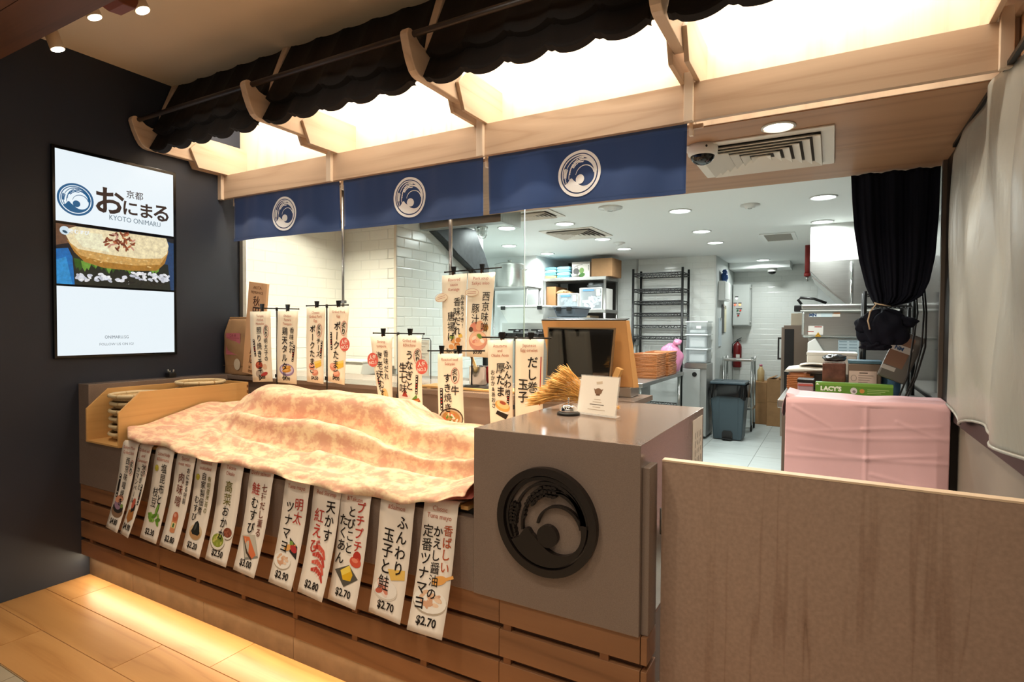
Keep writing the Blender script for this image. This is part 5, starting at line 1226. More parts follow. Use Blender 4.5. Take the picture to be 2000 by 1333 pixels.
t = thing('dark_duct', 'dark fabric-wrapped extraction duct on the tiled side wall', 'duct', (.72, 2.9, 1.70))
MB().prism([(2.415, 2.44), (2.415, 2.30), (2.60, 2.22), (2.77, 2.126), (3.043, 2.006), (3.20, 1.90), (3.24, 1.72), (3.30, 1.70), (3.335, 1.80), (3.325, 2.056), (3.24, 2.20), (3.151, 2.29), (3.05, 2.44)], 'x', .60, .68).build('casing', plain('dark_duct_wrap', '#2a2c2e', .45, .3, var=.3, vscale=20), t, bevel=.01)
MB().box(.681, .688, 2.42, 3.03, 2.40, 2.438).build('flange', M_STEELX, t)
t = thing('caged_lamp', 'steel caged bulkhead lamp hanging under the canopy', 'lamp', (.80, 3.0, 2.30))
cx, cy = .80, 3.0
MB().cyl((cx, cy, 2.42), (cx, cy, 2.449), .03, n=16).lathe([(.0001, 2.42), (.055, 2.415), (.058, 2.405), (.0001, 2.405)], (cx, cy, 0), 20).build('holder', M_STEEL, t)
MB().lathe([(.028, 2.405), (.030, 2.36), (.02, 2.33), (.0001, 2.322)], (cx, cy, 0), 16).build('glass', plain('lamp_glass', '#dfe6e2', .1, alpha=.5), t)
for k in range(6):
    a = 2*pi*k/6; q = lambda rr, z: (cx+rr*cos(a), cy+rr*sin(a), z)
    MB().tube([q(.05, 2.405), q(.046, 2.34), q(.03, 2.31), q(.0, 2.303)], .002, 6).build('cage_wire', M_STEEL, t)
for z, rr in ((2.375, .049), (2.34, .046)): MB().tube([(cx+rr*cos(2*pi*k/20), cy+rr*sin(2*pi*k/20), z) for k in range(20)], .002, 6, True).build('cage_ring', M_STEEL, t)

# tall steel cabinet with stove, tubs and bins
t = thing('steel_cabinet', 'tall stainless cabinet behind the glass carrying stove and tubs', 'cabinet', (.75, 4.0, 0))
MB().box(.05, 1.45, 3.42, 4.85, 0, 1.345).build('body', M_STEEL, t, bevel=.004)
for a in (.08, .77): MB().box(a, a+.65, 3.405, 3.4195, .12, 1.30).build('door', M_STEEL, t, bevel=.003)
for a in (.69, .80): MB().box(a, a+.012, 3.38, 3.4045, .65, .85).build('handle', M_BLACK, t)
t = thing('gas_stove', 'low black gas stove with two burners on the steel cabinet', 'stove', (1.0, 3.6, 1.345))
MB().box(.72, 1.28, 3.44, 3.80, 1.3455, 1.395).build('body', M_BLKMET, t, bevel=.006)
for x in (.86, 1.13):
    MB().lathe([(.0001, .03), (.04, .028), (.055, .015), (.055, 0)], (x, 3.62, 1.3955), 20).build('burner', M_BLACK, t)
    for k in range(4):
        a = pi/4+k*pi/2; MB().obox((x+.065*cos(a), 3.62+.065*sin(a), 1.425), (.045, .006, .008), Matrix.Rotation(a, 3, 'Z')).build('grate_arm', M_BLACK, t)
for x in (.80, .92, 1.06, 1.18): MB().cyl((x, 3.44, 1.372), (x, 3.42, 1.372), .014, n=12).build('knob', M_BLACK, t)
t = thing('steel_backsplash', 'bright steel splash plate standing behind the gas stove', 'splash plate', (.85, 3.92, 1.345))
MB().box(.50, 1.12, 3.90, 3.91, 1.3455, 1.50).build('plate', M_STEEL, t); MB().box(.50, 1.12, 3.912, 3.99, 1.3455, 1.352).build('foot', M_STEEL, t)
def hopper(name, label, x0, x1, y0, y1, z0, z1, m, inset=.06, lid=None):
    t = thing(name, label, 'tub', ((x0+x1)/2, (y0+y1)/2, z0))
    vs = [(x0+inset, y0+inset, z0), (x1-inset, y0+inset, z0), (x1-inset, y1-inset, z0), (x0+inset, y1-inset, z0), (x0, y0, z1), (x1, y0, z1), (x1, y1, z1), (x0, y1, z1)]
    MB().add(vs, [(3,2,1,0),(4,5,6,7),(0,1,5,4),(1,2,6,5),(2,3,7,6),(3,0,4,7)]).build('body', m, t, bevel=.008)
    MB().box(x0-.01, x1+.01, y0-.01, y1+.01, z1+.0005, z1+.022).build('rim', lid or m, t, bevel=.004)
    for x in (x0+.04, x1-.10): MB().box(x, x+.06, y0-.016, y0-.0105, z1-.03, z1+.012).build('latch', M_BLACK, t)
    return t
hopper('white_storage_tub', 'wide white tapered storage tub behind the tall menu strips', .30, .92, 4.15, 4.75, 1.47, 1.685, plain('translucent_white_tub', '#d5d8d4', .4), .10)
hopper('white_storage_tub', 'lower white tub under the wide tapered tub', .36, .86, 4.2, 4.7, 1.3455, 1.445, M_WHITEP, .03)
GB = plain('grey_bin_plastic', '#5b646b', .5)
hopper('grey_bin', 'upper dark grey stacking bin next to the white tub', .97, 1.24, 4.25, 4.7, 1.575, 1.670, GB, .03)
hopper('grey_bin', 'lower dark grey stacking bin just above the till', .94, 1.30, 4.2, 4.7, 1.3455, 1.545, GB, .04)
# overshelf with stock pot
t = thing('steel_overshelf', 'steel pot shelf on legs behind the tall menu strips', 'shelf', (0.0, 4.97, 0))
MB().box(-.45, .31, 4.86, 5.28, 1.965, 1.985).build('shelf_board', M_STEELX, t)
for x in (-.43, .29):
    for y in (4.88, 5.26): MB().cyl((x, y, 0), (x, y, 1.965), .016, n=12).build('leg', M_STEEL, t)
t = thing('stock_pot', 'large stainless stock pot with lid on the steel overshelf', 'pot', (-.07, 5.07, 1.986))
MB().lathe([(.0001, .0), (.195, .0), (.20, .01), (.20, .30), (.21, .305), (.205, .315), (.16, .33), (.05, .345), (.0001, .346)], (-.07, 5.07, 1.9855), 40).build('body', M_STEEL, t)
MB().cyl((-.07, 5.07, 2.331), (-.07, 5.07, 2.36), .02, .03, n=14).build('lid_knob', M_STEEL, t)
for s_ in (-1, 1): MB().tube([(-.07+s_*.20, 5.01, 2.22), (-.07+s_*.25, 5.02, 2.23), (-.07+s_*.25, 5.12, 2.23), (-.07+s_*.20, 5.13, 2.22)], .006, 8).build('handle', M_CHROME, t)

# ---- steel wall shelf in the alcove
sh = thing('steel_shelf_unit', 'two-tier stainless shelf unit in the dark alcove', 'shelf unit', (.65, 5.85, 0))
for z in (2.10, 1.655, 1.18): MB().box(.18, 1.105, 5.60, 6.12, z, z+.045).build('shelf_board', M_STEELX, sh, bevel=.004)
for x in (.20, 1.085):
    for y in (5.62, 6.10): MB().cyl((x, y, 0), (x, y, 2.10), .019, n=14).build('post', M_STEEL, sh)
def carton(label, x0, x1, y0, y1, z0, z1, m=None, tape=True, flaps=False, group=None, rz=0):
    t = thing('cardboard_box', label, 'box', ((x0+x1)/2, (y0+y1)/2, z0), group)
    MB().box(x0, x1, y0, y1, z0+.0005, z1).build('body', m or M_CARD, t, bevel=.003)
    if tape: MB().box((x0+x1)/2-.02, (x0+x1)/2+.02, y0-.0006, y1, z1+.0002, z1+.0008).build('tape', plain('packing_tape', '#b89a6c', .3), t)
    if flaps:
        MB().obox(((x0+x1)/2-.06, (y0+y1)/2, z1+.02), ((x1-x0)*.24, (y1-y0)*.5, .002), Matrix.Rotation(RAD(-20), 3, 'Y')).build('flap', m or M_CARD, t)
        MB().obox(((x0+x1)/2+.08, (y0+y1)/2, z1+.012), ((x1-x0)*.22, (y1-y0)*.5, .002), Matrix.Rotation(RAD(12), 3, 'Y')).build('flap', m or M_CARD, t)
    return t
c = carton('plain cardboard box at the end of the top shelf', .875, 1.17, 5.66, 6.05, 2.1455, 2.392, M_CARD2)
t = thing('printed_box', 'white printed box with teapot and leaf picture on the top shelf', 'box', (.71, 5.75, 2.1455))
MB().box(.58, .845, 5.68, 5.95, 2.146, 2.36).build('body', plain('printed_white_carton', '#cfc8be', .5), t, bevel=.002)
ik = Ink(lambda u, v, l=0: Vector((.58+u, 5.6795-l, 2.36-v)))
ik.rect('#8c847a', 0, 0, .265, .03, 'print'); ik.ell('#4c4a48', .065, .13, .045, .045, 0, 'print', .001); ik.ell('#6b8a4a', .145, .12, .035, .04, .3, 'print', .001); ik.ell('#3e6a2c', .15, .18, .045, .028, -.3, 'print', .0015); ik.ring('#4c4a48', .065, .08, .03, .025, .006, 'print', .0012)
for k in range(4): ik.stroke('#5b5650', [(.245, .05+k*.02), (.245, .062+k*.02)], .012, 'print', .001)
ik.stroke('#6b6560', [(.07, .045), (.16, .04)], .006, 'print', .001)
ik.done(t)
t = thing('white_bowl', 'small white bowl in front of the printed box', 'bowl', (.63, 5.64, 2.1455))
MB().lathe([(.0001, .001), (.028, .001), (.042, .02), (.046, .04), (.041, .04), (.036, .02), (.0001, .008)], (.635, 5.645, 2.1455), 24).build('body', M_WHITEE, t); MB().tube([(.635+.0435*cos(2*pi*k/20), 5.645+.0435*sin(2*pi*k/20), 2.1855) for k in range(20)], .003, 6, True).build('rim', M_WHITEE, t)
COLS = ['#7fb9c6', '#5fa3bd', '#86c4c2', '#6aaecb']
WHS = ['lowest', 'second lowest', 'second highest', 'highest']
for sx, (x0, nm) in enumerate(((.19, 'beside the white column'), (.375, 'beside the printed box'))):
    for k in range(4):
        z = 2.146 + k*.040; w_ = .165 if sx == 0 else .195
        m = plain('yellow_bag_film', '#cdbd6c', .35) if (sx == 0 and k == 0) else plain('teal_bag_film_%d' % ((k+sx) % 4), COLS[(k+sx) % 4], .3)
        col = 'yellow' if (sx == 0 and k == 0) else 'pale blue'
        t = thing('bag_bundle', '%s folded bag bundle, %s of its stack %s' % (col, WHS[k], nm), 'bags', (x0+w_/2, 5.8, z), 'folded bag bundles')
        MB().grid(lambda u, v: Vector((x0+u*w_+.004*sin(9*v+k), 5.64+v*.30, z+.036-.006*(2*u-1)**4-.004*sin(8*u+5*v+k))), 8, 6).grid(lambda u, v: Vector((x0+u*w_+.004*sin(9*v+k), 5.64+v*.30, z+.001)), 8, 6).grid(lambda u, v: Vector((x0+u*w_+k*.0, 5.64, z+.001+v*(.035-.006*(2*u-1)**4))), 8, 1).grid(lambda u, v: Vector((x0+w_, 5.64+u*.30, z+.001+v*.029)), 6, 1).build('bundle', m, t)
        MB().box(x0+.01, x0+w_-.01, 5.636, 5.639, z+.016, z+.019).build('fold_edge', plain('bag_fold_line', '#4d8296', .4), t)
def clearbox(label, x0, x1, y0, y1, z0, z1, fill, fillmat):
    t = thing('clear_storage_box', label, 'storage box', ((x0+x1)/2, (y0+y1)/2, z0), 'clear storage boxes')
    b = MB()
    for q in ((x0, x0+.012, y0, y1, z0, z1), (x1-.012, x1, y0, y1, z0, z1), (x0+.012, x1-.012, y0, y1, z0, z0+.012), (x0+.012, x1-.012, y0, y1, z1-.012, z1)): b.box(*q)
    b.build('frame', M_WHITEP, t, bevel=.003)
    MB().box(x0+.012, x1-.012, y0+.002, y0+.004, z0+.012, z1-.012).build('front_pane', clearpl('clear_box_front', '#d9e4ea', .22), t)
    r = random.Random(int(x0*1000)); f = MB()
    for k in range(26):
        px_, pz = r.uniform(x0+.05, x1-.05), z0+.03+r.random()*(z1-z0)*fill
        f.obox((px_, y0+.04+r.random()*.05, pz), (.035, .012, .018), Matrix.Rotation(r.uniform(-.7, .7), 3, 'Y'))
    f.build('contents', fillmat, t, kind='stuff')
    MB().box(x1-.085, x1-.03, y0-.002, y0, z1-.11, z1-.02).build('tag', pm('#d8d2b4'), t)
    MB().box(x0+.05, x1-.12, y0-.001, y0+.001, z1-.045, z1-.02).build('strip_label', pm('#5e8fb4'), t)
clearbox('large clear storage box full of folded white sachets', .715, 1.045, 5.63, 6.05, 1.7005, 1.995, .62, plain('sachet_white', '#cfccd2', .5, var=.2, vscale=90))
clearbox('smaller clear storage box with grey packets under the paper bag', .385, .700, 5.63, 6.05, 1.7005, 1.925, .7, plain('packet_grey', '#8fa0aa', .4, var=.2, vscale=50))
t = thing('paper_bag', 'brown paper bag with printed marks lying on the smaller clear box', 'bag', (.53, 5.75, 1.926))
MB().grid(lambda u, v: Vector((.34+.36*u, 5.66+.25*v, 1.927+.055*sin(pi*min(1, u*1.6))**.6*(1-.2*v) if u > .02 else 1.93)), 14, 6).grid(lambda u, v: Vector((.34+.36*u, 5.66, 1.927+v*.055*sin(pi*min(1, u*1.6))**.6)), 14, 1).grid(lambda u, v: Vector((.34+.36*u, 5.66+.25*v, 1.927)), 14, 1).build('bag_body', M_KRAFT, t)
ik = Ink(lambda u, v, l=0: Vector((.44+u, 5.659-l, 1.965-v))); ik.ell('#4a3828', .03, .012, .012, .008, 0, 'marks'); ik.rect('#4a3828', .055, .006, .075, .020, 'marks'); ik.rect('#4a3828', .082, .006, .10, .020, 'marks'); ik.done(t)
t = thing('plastic_bag', 'crumpled grey plastic bag on the large clear box', 'bag', (.88, 5.8, 1.996))
def crumple(c, rad, seed, sq=(1, 1, 1), amp=.22):
    rr = random.Random(seed); ws = [(rr.uniform(2, 7), rr.uniform(2, 7), rr.uniform(0, 6), rr.uniform(0, 6)) for _ in range(7)]
    def F(u, v):
        a, b = 2*pi*u, pi*v
        k = 1 + amp*sum(sin(w1*a*round(1)+p1*1.0)*sin(w2*b+p2) if False else sin(round(w1)*a+p1)*sin(w2*b+p2) for w1, w2, p1, p2 in ws)/3*sin(b)
        z = cos(b)*rad*sq[2]*k
        return Vector((c[0]+cos(a)*sin(b)*rad*sq[0]*k, c[1]+sin(a)*sin(b)*rad*sq[1]*k, max(c[2]-rad*sq[2]*.8, c[2]+z)))
    return F
MB().grid(crumple((.88, 5.82, 2.036), .055, 3, (2.2, 1.4, .75)), 28, 18).build('crumpled_film', plain('grey_film', '#8d9294', .25), t)
MB().grid(crumple((.85, 5.72, 2.050), .03, 5, (1.2, 1, .8)), 20, 12).build('knot', plain('grey_film', '#8d9294', .25), t)
carton('brown carton on the lower shelf beside the white column', .20, .345, 5.66, 6.05, 1.7005, 2.03, M_CARD)
carton('cream carton on the lowest shelf just above the till', .62, .86, 5.66, 6.0, 1.2255, 1.62, plain('cream_carton', '#b7a68a', .7))

# ---- black wire rack by the tiled wall
wr_ = thing('wire_rack', 'tall black wire rack with six shelves against the tiled wall', 'rack', (1.68, 6.22, 0))
PX0, PX1, PY0, PY1 = 1.34, 2.01, 6.05, 6.42
for x in (PX0, PX1):
    for y in (PY0, PY1):
        MB().cyl((x, y, .02), (x, y, 2.265), .0165, n=10).build('post', M_BLACK, wr_); MB().cyl((x, y, 0), (x, y, .02), .018, n=10).build('foot', M_BLACK, wr_)
for z in (2.20, 1.985, 1.82, 1.655, 1.49, 1.335, .95, .4):
    s_ = MB()
    for y in (PY0, PY1):
        for dz in (0, -.035): s_.cyl((PX0, y, z+dz), (PX1, y, z+dz), .007, n=6)
        zig = [(PX0 + (PX1-PX0)*k/16, y, z-.035*(k % 2)) for k in range(17)]; s_.tube(zig, .005, 5)
    for x in (PX0, PX1):
        for dz in (0, -.035): s_.cyl((x, PY0, z+dz), (x, PY1, z+dz), .007, n=6)
    for k in range(1, 20): s_.cyl((PX0+(PX1-PX0)*k/20, PY0, z+.005), (PX0+(PX1-PX0)*k/20, PY1, z+.005), .003, n=5)
    s_.build('wire_shelf', M_BLACK, wr_, fix=False)
t = thing('wall_socket', 'black plug in a grey wall socket beside the wire rack', 'socket', (1.26, 6.46, 1.25))
MB().box(1.20, 1.29, 6.455, 6.492, 1.20, 1.36).build('plate', plain('socket_grey', '#8e908e', .4), t); MB().cyl((1.235, 6.455, 1.28), (1.235, 6.40, 1.28), .03, n=16).build('plug', M_BLACK, t)

# ---- prep table with trays
tb_ = thing('prep_table', 'stainless prep table with orange trays behind the stone block', 'table', (1.6, 5.1, 0))
MB().box(1.47, 2.06, 4.10, 5.98, .835, .88).build('table_top', M_STEELX, tb_, bevel=.006)
for x in (1.51, 2.01):
    for y in (4.16, 5.92): MB().cyl((x, y, 0), (x, y, .835), .02, n=12).build('leg', M_STEEL, tb_)
MB().box(1.54, 1.93, 4.16, 4.85, .06, .83).build('under_cabinet', M_STEEL, tb_, bevel=.004)
MB().box(1.56, 1.92, 4.142, 4.158, .14, .80).build('cabinet_door', plain('steel_door', '#9a958e', .35, .8), tb_, bevel=.003)
MB().cyl((1.84, 4.1415, .74), (1.84, 4.134, .74), .032, n=20).build('lock', M_BLACK, tb_)
M_TRAY = plain('orange_brown_tray', '#b06c38', .45)
def tray(label, x0, y0, z, group, proto=[None]):
    if proto[0] is None:
        t = thing('serving_tray', label, 'tray', (x0, y0, z), group)
        vs = [(x0+.01, y0+.01, z), (x0+.27, y0+.01, z), (x0+.27, y0+.38, z), (x0+.01, y0+.38, z), (x0-.004, y0-.004, z+.022), (x0+.284, y0-.004, z+.022), (x0+.284, y0+.394, z+.022), (x0-.004, y0+.394, z+.022)]
        MB().add(vs, [(3,2,1,0),(0,1,5,4),(1,2,6,5),(2,3,7,6),(3,0,4,7)]).build('pan', M_TRAY, t, solid=.003)
        MB().tube([Vector(v)+Vector((0, 0, .002)) for v in vs[4:]], .004, 6, True).build('rim', M_TRAY, t)
        proto[0] = t; return t
    return dup(proto[0], (x0, y0, z), label, group)
ORD = ['lowest', 'second', 'third', 'fourth', 'fifth', 'sixth', 'seventh', 'eighth', 'ninth', 'tenth', 'eleventh', 'twelfth', 'thirteenth', 'fourteenth', 'fifteenth', 'sixteenth', 'seventeenth', 'topmost']
for k in range(18):
    tray(ORD[k] + ' orange-brown tray, counted upwards, of the near stack on the prep table', 1.755 + random.uniform(-.005, .005), 4.72 + random.uniform(-.005, .005), .8805+k*.0148, 'trays in the near stack')
for k in range(18):
    tray(ORD[k] + ' orange-brown tray, counted upwards, of the stack behind the near one', 1.775 + random.uniform(-.005, .005), 5.16 + random.uniform(-.005, .005), .8805+k*.0152, 'trays in the far stack')
t = thing('plastic_wrap', 'crumpled clear plastic wrap beside the trays on the prep table', 'wrap', (1.66, 4.45, .8805))
MB().grid(crumple((1.63, 4.45, .905), .03, 9, (3.0, 3, .9), .3), 24, 16).build('film', clearpl('clear_film', '#e6ecef', .45, .08), t); MB().grid(crumple((1.74, 4.38, .897), .018, 12, (2, 2, .9), .3), 16, 10).build('loose_fold', clearpl('clear_film', '#e6ecef', .45, .08), t)
t = thing('pink_bag', 'crumpled pink plastic bag behind the tray stacks', 'bag', (1.94, 5.72, .8805))
MB().grid(crumple((1.94, 5.76, 1.056), .15, 21, (.95, .8, 1.35), .16), 40, 28).build('film', plain('pink_film', '#d187a8', .25), t)
MB().grid(crumple((2.03, 5.72, 1.27), .045, 23, (1.1, 1, 1), .3), 20, 14).build('knot', plain('pink_film', '#d187a8', .25), t)

# ---- counter fridge with clear drawers
fr = thing('counter_fridge', 'grey counter-height fridge below the clear drawers', 'fridge', (1.95, 6.2, 0))
MB().box(2.065, 2.34, 6.0, 6.03, .93, .998).build('top_front', M_STEEL, fr)
MB().box(2.03, 2.335, 6.03, 6.47, .04, .985).build('body', plain('fridge_grey', '#a3a5a3', .35, .6), fr, bevel=.004)
MB().box(2.035, 2.26, 6.0, 6.029, .08, .92).build('door', plain('fridge_door', '#b5b8b6', .35, .5), fr, bevel=.004)
MB().cyl((2.19, 5.9995, .85), (2.19, 5.993, .85), .03, n=20).build('badge', M_BLACK, fr)
CLR = clearpl('clear_drawer', '#cfd8da', .30, .1)
t = thing('drawer_tower', 'stack of three clear plastic drawers on the counter fridge', 'drawers', (2.19, 6.2, .999))
for z0_, z1_, fill in ((.999, 1.185, .55), (1.19, 1.375, .75), (1.38, 1.545, .25)):
    x0, x1 = 2.06, 2.325
    d = MB().box(x0, x1, 6.08, 6.40, z0_, z1_).build('drawer', CLR, t, bevel=.006)
    MB().box(x0-.012, x1+.012, 6.07, 6.41, z1_-.014, z1_+.002).build('rim', plain('frosted_rim', '#d5dcdc', .3), d)
    MB().box(x0+.03, x1-.03, 6.12, 6.36, z0_+.008, z0_+.008+(z1_-z0_)*fill).build('contents', plain('pale_contents', '#c3c8c8', .5), d, bevel=.02)
MB().box(2.19, 2.25, 6.076, 6.079, 1.45, 1.485).build('label', pm('#f2f2ee'), t)

# ---- corridor: bin, cart, cartons, panel, extinguisher
bn = thing('pedal_bin', 'blue-grey pedal bin with black liner at the corridor', 'bin', (2.585, 6.28, 0))
M_BIN = plain('bin_grey_blue', '#36454c', .45)
vs = [(2.41, 6.14, .01), (2.76, 6.14, .01), (2.76, 6.46, .01), (2.41, 6.46, .01), (2.37, 6.10, .66), (2.80, 6.10, .66), (2.80, 6.48, .66), (2.37, 6.48, .66)]
MB().add(vs, [(3,2,1,0),(0,1,5,4),(1,2,6,5),(2,3,7,6),(3,0,4,7),(4,5,6,7)]).build('body', M_BIN, bn, bevel=.015)
for x in (2.47, 2.70): MB().add([(x-.012, 6.136, .03), (x+.012, 6.136, .03), (x+.014, 6.096, .64), (x-.014, 6.096, .64), (x-.012, 6.15, .03), (x+.012, 6.15, .03), (x+.014, 6.11, .64), (x-.014, 6.11, .64)], [(0,1,2,3),(4,0,3,7),(1,5,6,2)]).build('rib', M_BIN, bn)
def liner(u, v):
    a = 2*pi*u; sq = lambda c: math.copysign(abs(c)**.25, c); k = 1 + .02*sin(11*a+4*v) + .015*sin(23*a)
    return Vector((2.585+.234*sq(cos(a))*k, 6.29+.212*sq(sin(a))*k, .725 - .17*v - .02*v*sin(5*a)))
MB().grid(liner, 160, 8).build('liner', plain('black_bin_liner', '#0c0d0e', .22), bn)
MB().box(2.365, 2.805, 6.09, 6.49, .728, .765).build('lid', M_BIN, bn, bevel=.012)
MB().box(2.40, 2.50, 6.12, 6.40, .765, .772).build('lid_panel', M_BIN, bn, bevel=.003)
MB().add([(2.52, 6.125, .01), (2.65, 6.125, .01), (2.65, 6.125, .10), (2.63, 6.122, .13), (2.54, 6.122, .13), (2.52, 6.125, .10)], [(0,1,2,3,4,5)]).build('pedal_recess', M_BLACK, bn); MB().box(2.53, 2.64, 6.07, 6.13, .02, .035).build('pedal', M_BLACK, bn)
kt = thing('utility_cart', 'steel utility cart on casters in the corridor', 'cart', (2.6, 7.15, 0))
for z in (.985, .30): MB().box(2.38, 2.79, 6.98, 7.34, z, z+.035).build('deck', M_STEEL, kt, bevel=.004)
for x in (2.395, 2.775):
    for y in (6.995, 7.325):
        l_ = MB().cyl((x, y, .085), (x, y, 1.05), .016, n=12).build('post', M_STEEL, kt)
        MB().cyl((x-.012, y, .035), (x+.012, y, .035), .035, n=14).cyl((x, y, .05), (x, y, .09), .012, n=8).build('caster', M_BLACK, kt)
MB().box(2.45, 2.72, 7.05, 7.28, .336, .62).build('stored_panel', M_WHITEP, kt)
XB = 'cartons at the corridor end'
carton('lower sealed carton on the left of the corridor end', 2.70, 2.905, 7.72, 8.1, 0, .33, M_CARD)
carton('upper sealed carton on the left of the corridor end', 2.70, 2.905, 7.72, 8.1, .331, .64, M_CARD)
for zz in (.05, .25, .38, .58): pass
carton('lower carton under the open carton at the corridor end', 2.915, 3.16, 7.62, 8.0, 0, .36, M_CARD)
carton('carton with open flaps at the corridor end', 2.915, 3.16, 7.62, 8.0, .361, .70, M_CARD, False, True)
t = thing('sauce_bottle', 'pale bottle with pink cap on the corridor carton', 'bottle', (2.80, 7.9, .641))
MB().lathe([(.0001, 0), (.05, 0), (.052, .01), (.052, .16), (.03, .20), (.02, .23), (.0001, .23)], (2.80, 7.9, .642), 20).build('body', plain('tan_bottle', '#c4a878', .4), t); MB().cyl((2.80, 7.9, .872), (2.80, 7.9, .90), .022, n=14).build('cap', plain('pink_cap', '#c06a80', .4), t)
ep = thing('electrical_panel', 'grey electrical panel with red and orange lamps on the corridor wall', 'electrical panel', (2.49, 8.1, 1.49))
MB().box(2.36, 2.625, 8.0, 8.19, 1.495, 2.155).build('cabinet', plain('panel_grey', '#b4b8b4', .4), ep, bevel=.004)
MB().box(2.368, 2.605, 7.988, 7.999, 1.51, 2.14).build('door', plain('panel_door_grey', '#bcc0bc', .4), ep, bevel=.003)
for z in (1.55, 2.09): MB().cyl((2.63, 7.99, z-.02), (2.63, 7.99, z+.02), .010, n=10).build('hinge', M_STEEL, ep)
for x, z, c_, e_ in ((2.42, 1.93, '#f8ffff', 3), (2.40, 1.83, '#ff5a3a', 2), (2.47, 1.83, '#ff9a50', 3), (2.44, 1.74, '#2a6a3a', 0), (2.48, 1.74, '#b03024', .6), (2.45, 1.66, '#8a2018', .3)):
    MB().cyl((x, 7.987, z), (x, 7.975, z), .014, n=14).build('indicator', emit('lamp_' + c_[1:], c_, e_, c_), ep); MB().box(x-.025, x+.025, 7.984, 7.9875, z+.022, z+.034).build('nameplate', M_BLACK, ep)
fe = thing('fire_extinguisher', 'red fire extinguisher hanging on the corridor wall', 'fire extinguisher', (2.49, 8.1, .83))
ex, ey = 2.425, 8.12
MB().lathe([(.0001, .83), (.06, .83), (.066, .84), (.066, 1.16), (.055, 1.20), (.025, 1.225), (.02, 1.24), (.0001, 1.24)], (ex, ey, 0), 24).build('cylinder', plain('extinguisher_red', '#6e1416', .3), fe)
MB().cyl((ex, ey, 1.24), (ex, ey, 1.27), .016, n=12).box(ex-.012, ex+.05, ey-.01, ey+.01, 1.262, 1.275).obox((ex+.03, ey, 1.292), (.035, .008, .005), Matrix.Rotation(RAD(-25), 3, 'Y')).build('valve', M_BLACK, fe)
MB().tube([(ex-.02, ey-.02, 1.25), (ex-.07, ey-.05, 1.20), (ex-.075, ey-.05, 1.05)], .008, 8).build('hose', M_BLACK, fe); MB().box(ex-.01, ex+.045, ey-.0685, ey-.064, .97, 1.04).build('label', pm('#d8d4cc'), fe)
for i, (y, z0_, z1_, c_, nm) in enumerate(((6.9, 1.20, 1.60, '#c9d4da', 'pale blue'), (7.12, 1.38, 1.80, '#2e3032', 'black'), (7.30, 1.40, 1.78, '#d6cfae', 'cream'))):
    t = thing('hanging_clipboard', nm + ' clipboard hanging on the corridor side wall', 'clipboard', (2.37, y, z0_), None)
    MB().box(2.351, 2.36, y-.10, y+.10, z0_, z1_).build('board', plain('clip_' + c_[1:], c_, .5), t); MB().box(2.36, 2.368, y-.03, y+.03, z1_-.03, z1_+.01).build('clip', M_STEEL, t)
t = thing('wall_cabinet', 'white narrow wall cabinet at the corridor entrance', 'cabinet', (2.40, 7.0, 1.62))
MB().box(2.351, 2.43, 6.75, 7.25, 1.85, 2.12).build('body', M_WHITEE, t, bevel=.004); MB().box(2.4305, 2.436, 6.77, 7.23, 1.87, 2.10).build('door', M_WHITEE, t)
t = thing('blue_bag', 'crumpled blue bag on top of the white wall cabinet', 'bag', (2.40, 6.95, 2.121))
MB().grid(crumple((2.40, 6.95, 2.19), .085, 31, (.5, 1.2, 1), .25), 24, 16).build('film', plain('blue_film', '#27508f', .35), t); MB().grid(crumple((2.41, 6.88, 2.26), .03, 33, (1, 1, 1), .3), 16, 10).build('knot', plain('blue_film', '#27508f', .35), t)
rp = thing('sprinkler_pipe', 'vertical red sprinkler pipe dropping from the ceiling near the hood', 'pipe', (3.48, 6.0, 2.05))
MB().cyl((3.48, 6.0, 2.10), (3.48, 6.0, 2.449), .028, n=16).build('pipe', plain('pipe_red', '#8c2420', .4), rp); MB().cyl((3.48, 6.0, 2.08), (3.48, 6.0, 2.12), .036, n=16).build('collar', plain('pipe_red', '#8c2420', .4), rp); MB().cyl((3.48, 6.0, 2.02), (3.48, 6.0, 2.08), .012, .02, n=12).build('nozzle', M_STEEL, rp)

# ================================================================== RIGHT SIDE OF THE KITCHEN
hd = thing('steel_hood', 'angled stainless extraction hood with white duct cover', 'hood', (3.9, 5.2, 1.6))
MB().prism([(3.555, 2.10), (4.26, 2.10), (4.26, 1.56), (3.93, 1.60), (3.555, 2.005)], 'y', 4.5, 6.2).build('canopy', M_STEEL, hd, bevel=.004)
MB().box(3.555, 4.26, 4.52, 6.2, 2.101, 2.449).build('duct_cover', M_WHITEE, hd)
MB().obox((3.73, 4.385, 1.80), (.20, .10, .006), Matrix.Rotation(RAD(42), 3, 'Y')).build('splash_flap', M_STEEL, hd)
MB().cyl((3.90, 4.46, 1.60), (3.90, 4.46, 2.08), .010, n=10).build('stay_rod', M_CHROME, hd)
mc = thing('noodle_boiler', 'tall stainless cooking machine with warning labels under the hood', 'machine', (3.8, 4.45, 0))
MB().box(3.505, 4.25, 4.2, 4.49, 1.37, 1.625).build('head', M_STEEL, mc, bevel=.03, seg=4)
MB().box(3.50, 4.25, 4.18, 4.49, 1.626, 1.675).build('top_tray', M_STEELX, mc, bevel=.012)
MB().box(3.495, 4.25, 4.172, 4.49, 1.612, 1.624).build('white_trim', M_WHITEP, mc)
MB().prism([(3.62, .86), (3.62, 1.15), (3.555, 1.369), (4.25, 1.369), (4.25, .86)], 'y', 4.24, 4.47).build('column', M_STEEL, mc, bevel=.004)
MB().box(3.56, 4.25, 4.22, 4.48, 0, .859).build('cabinet', plain('machine_cabinet', '#7e7a75', .4, .7), mc)
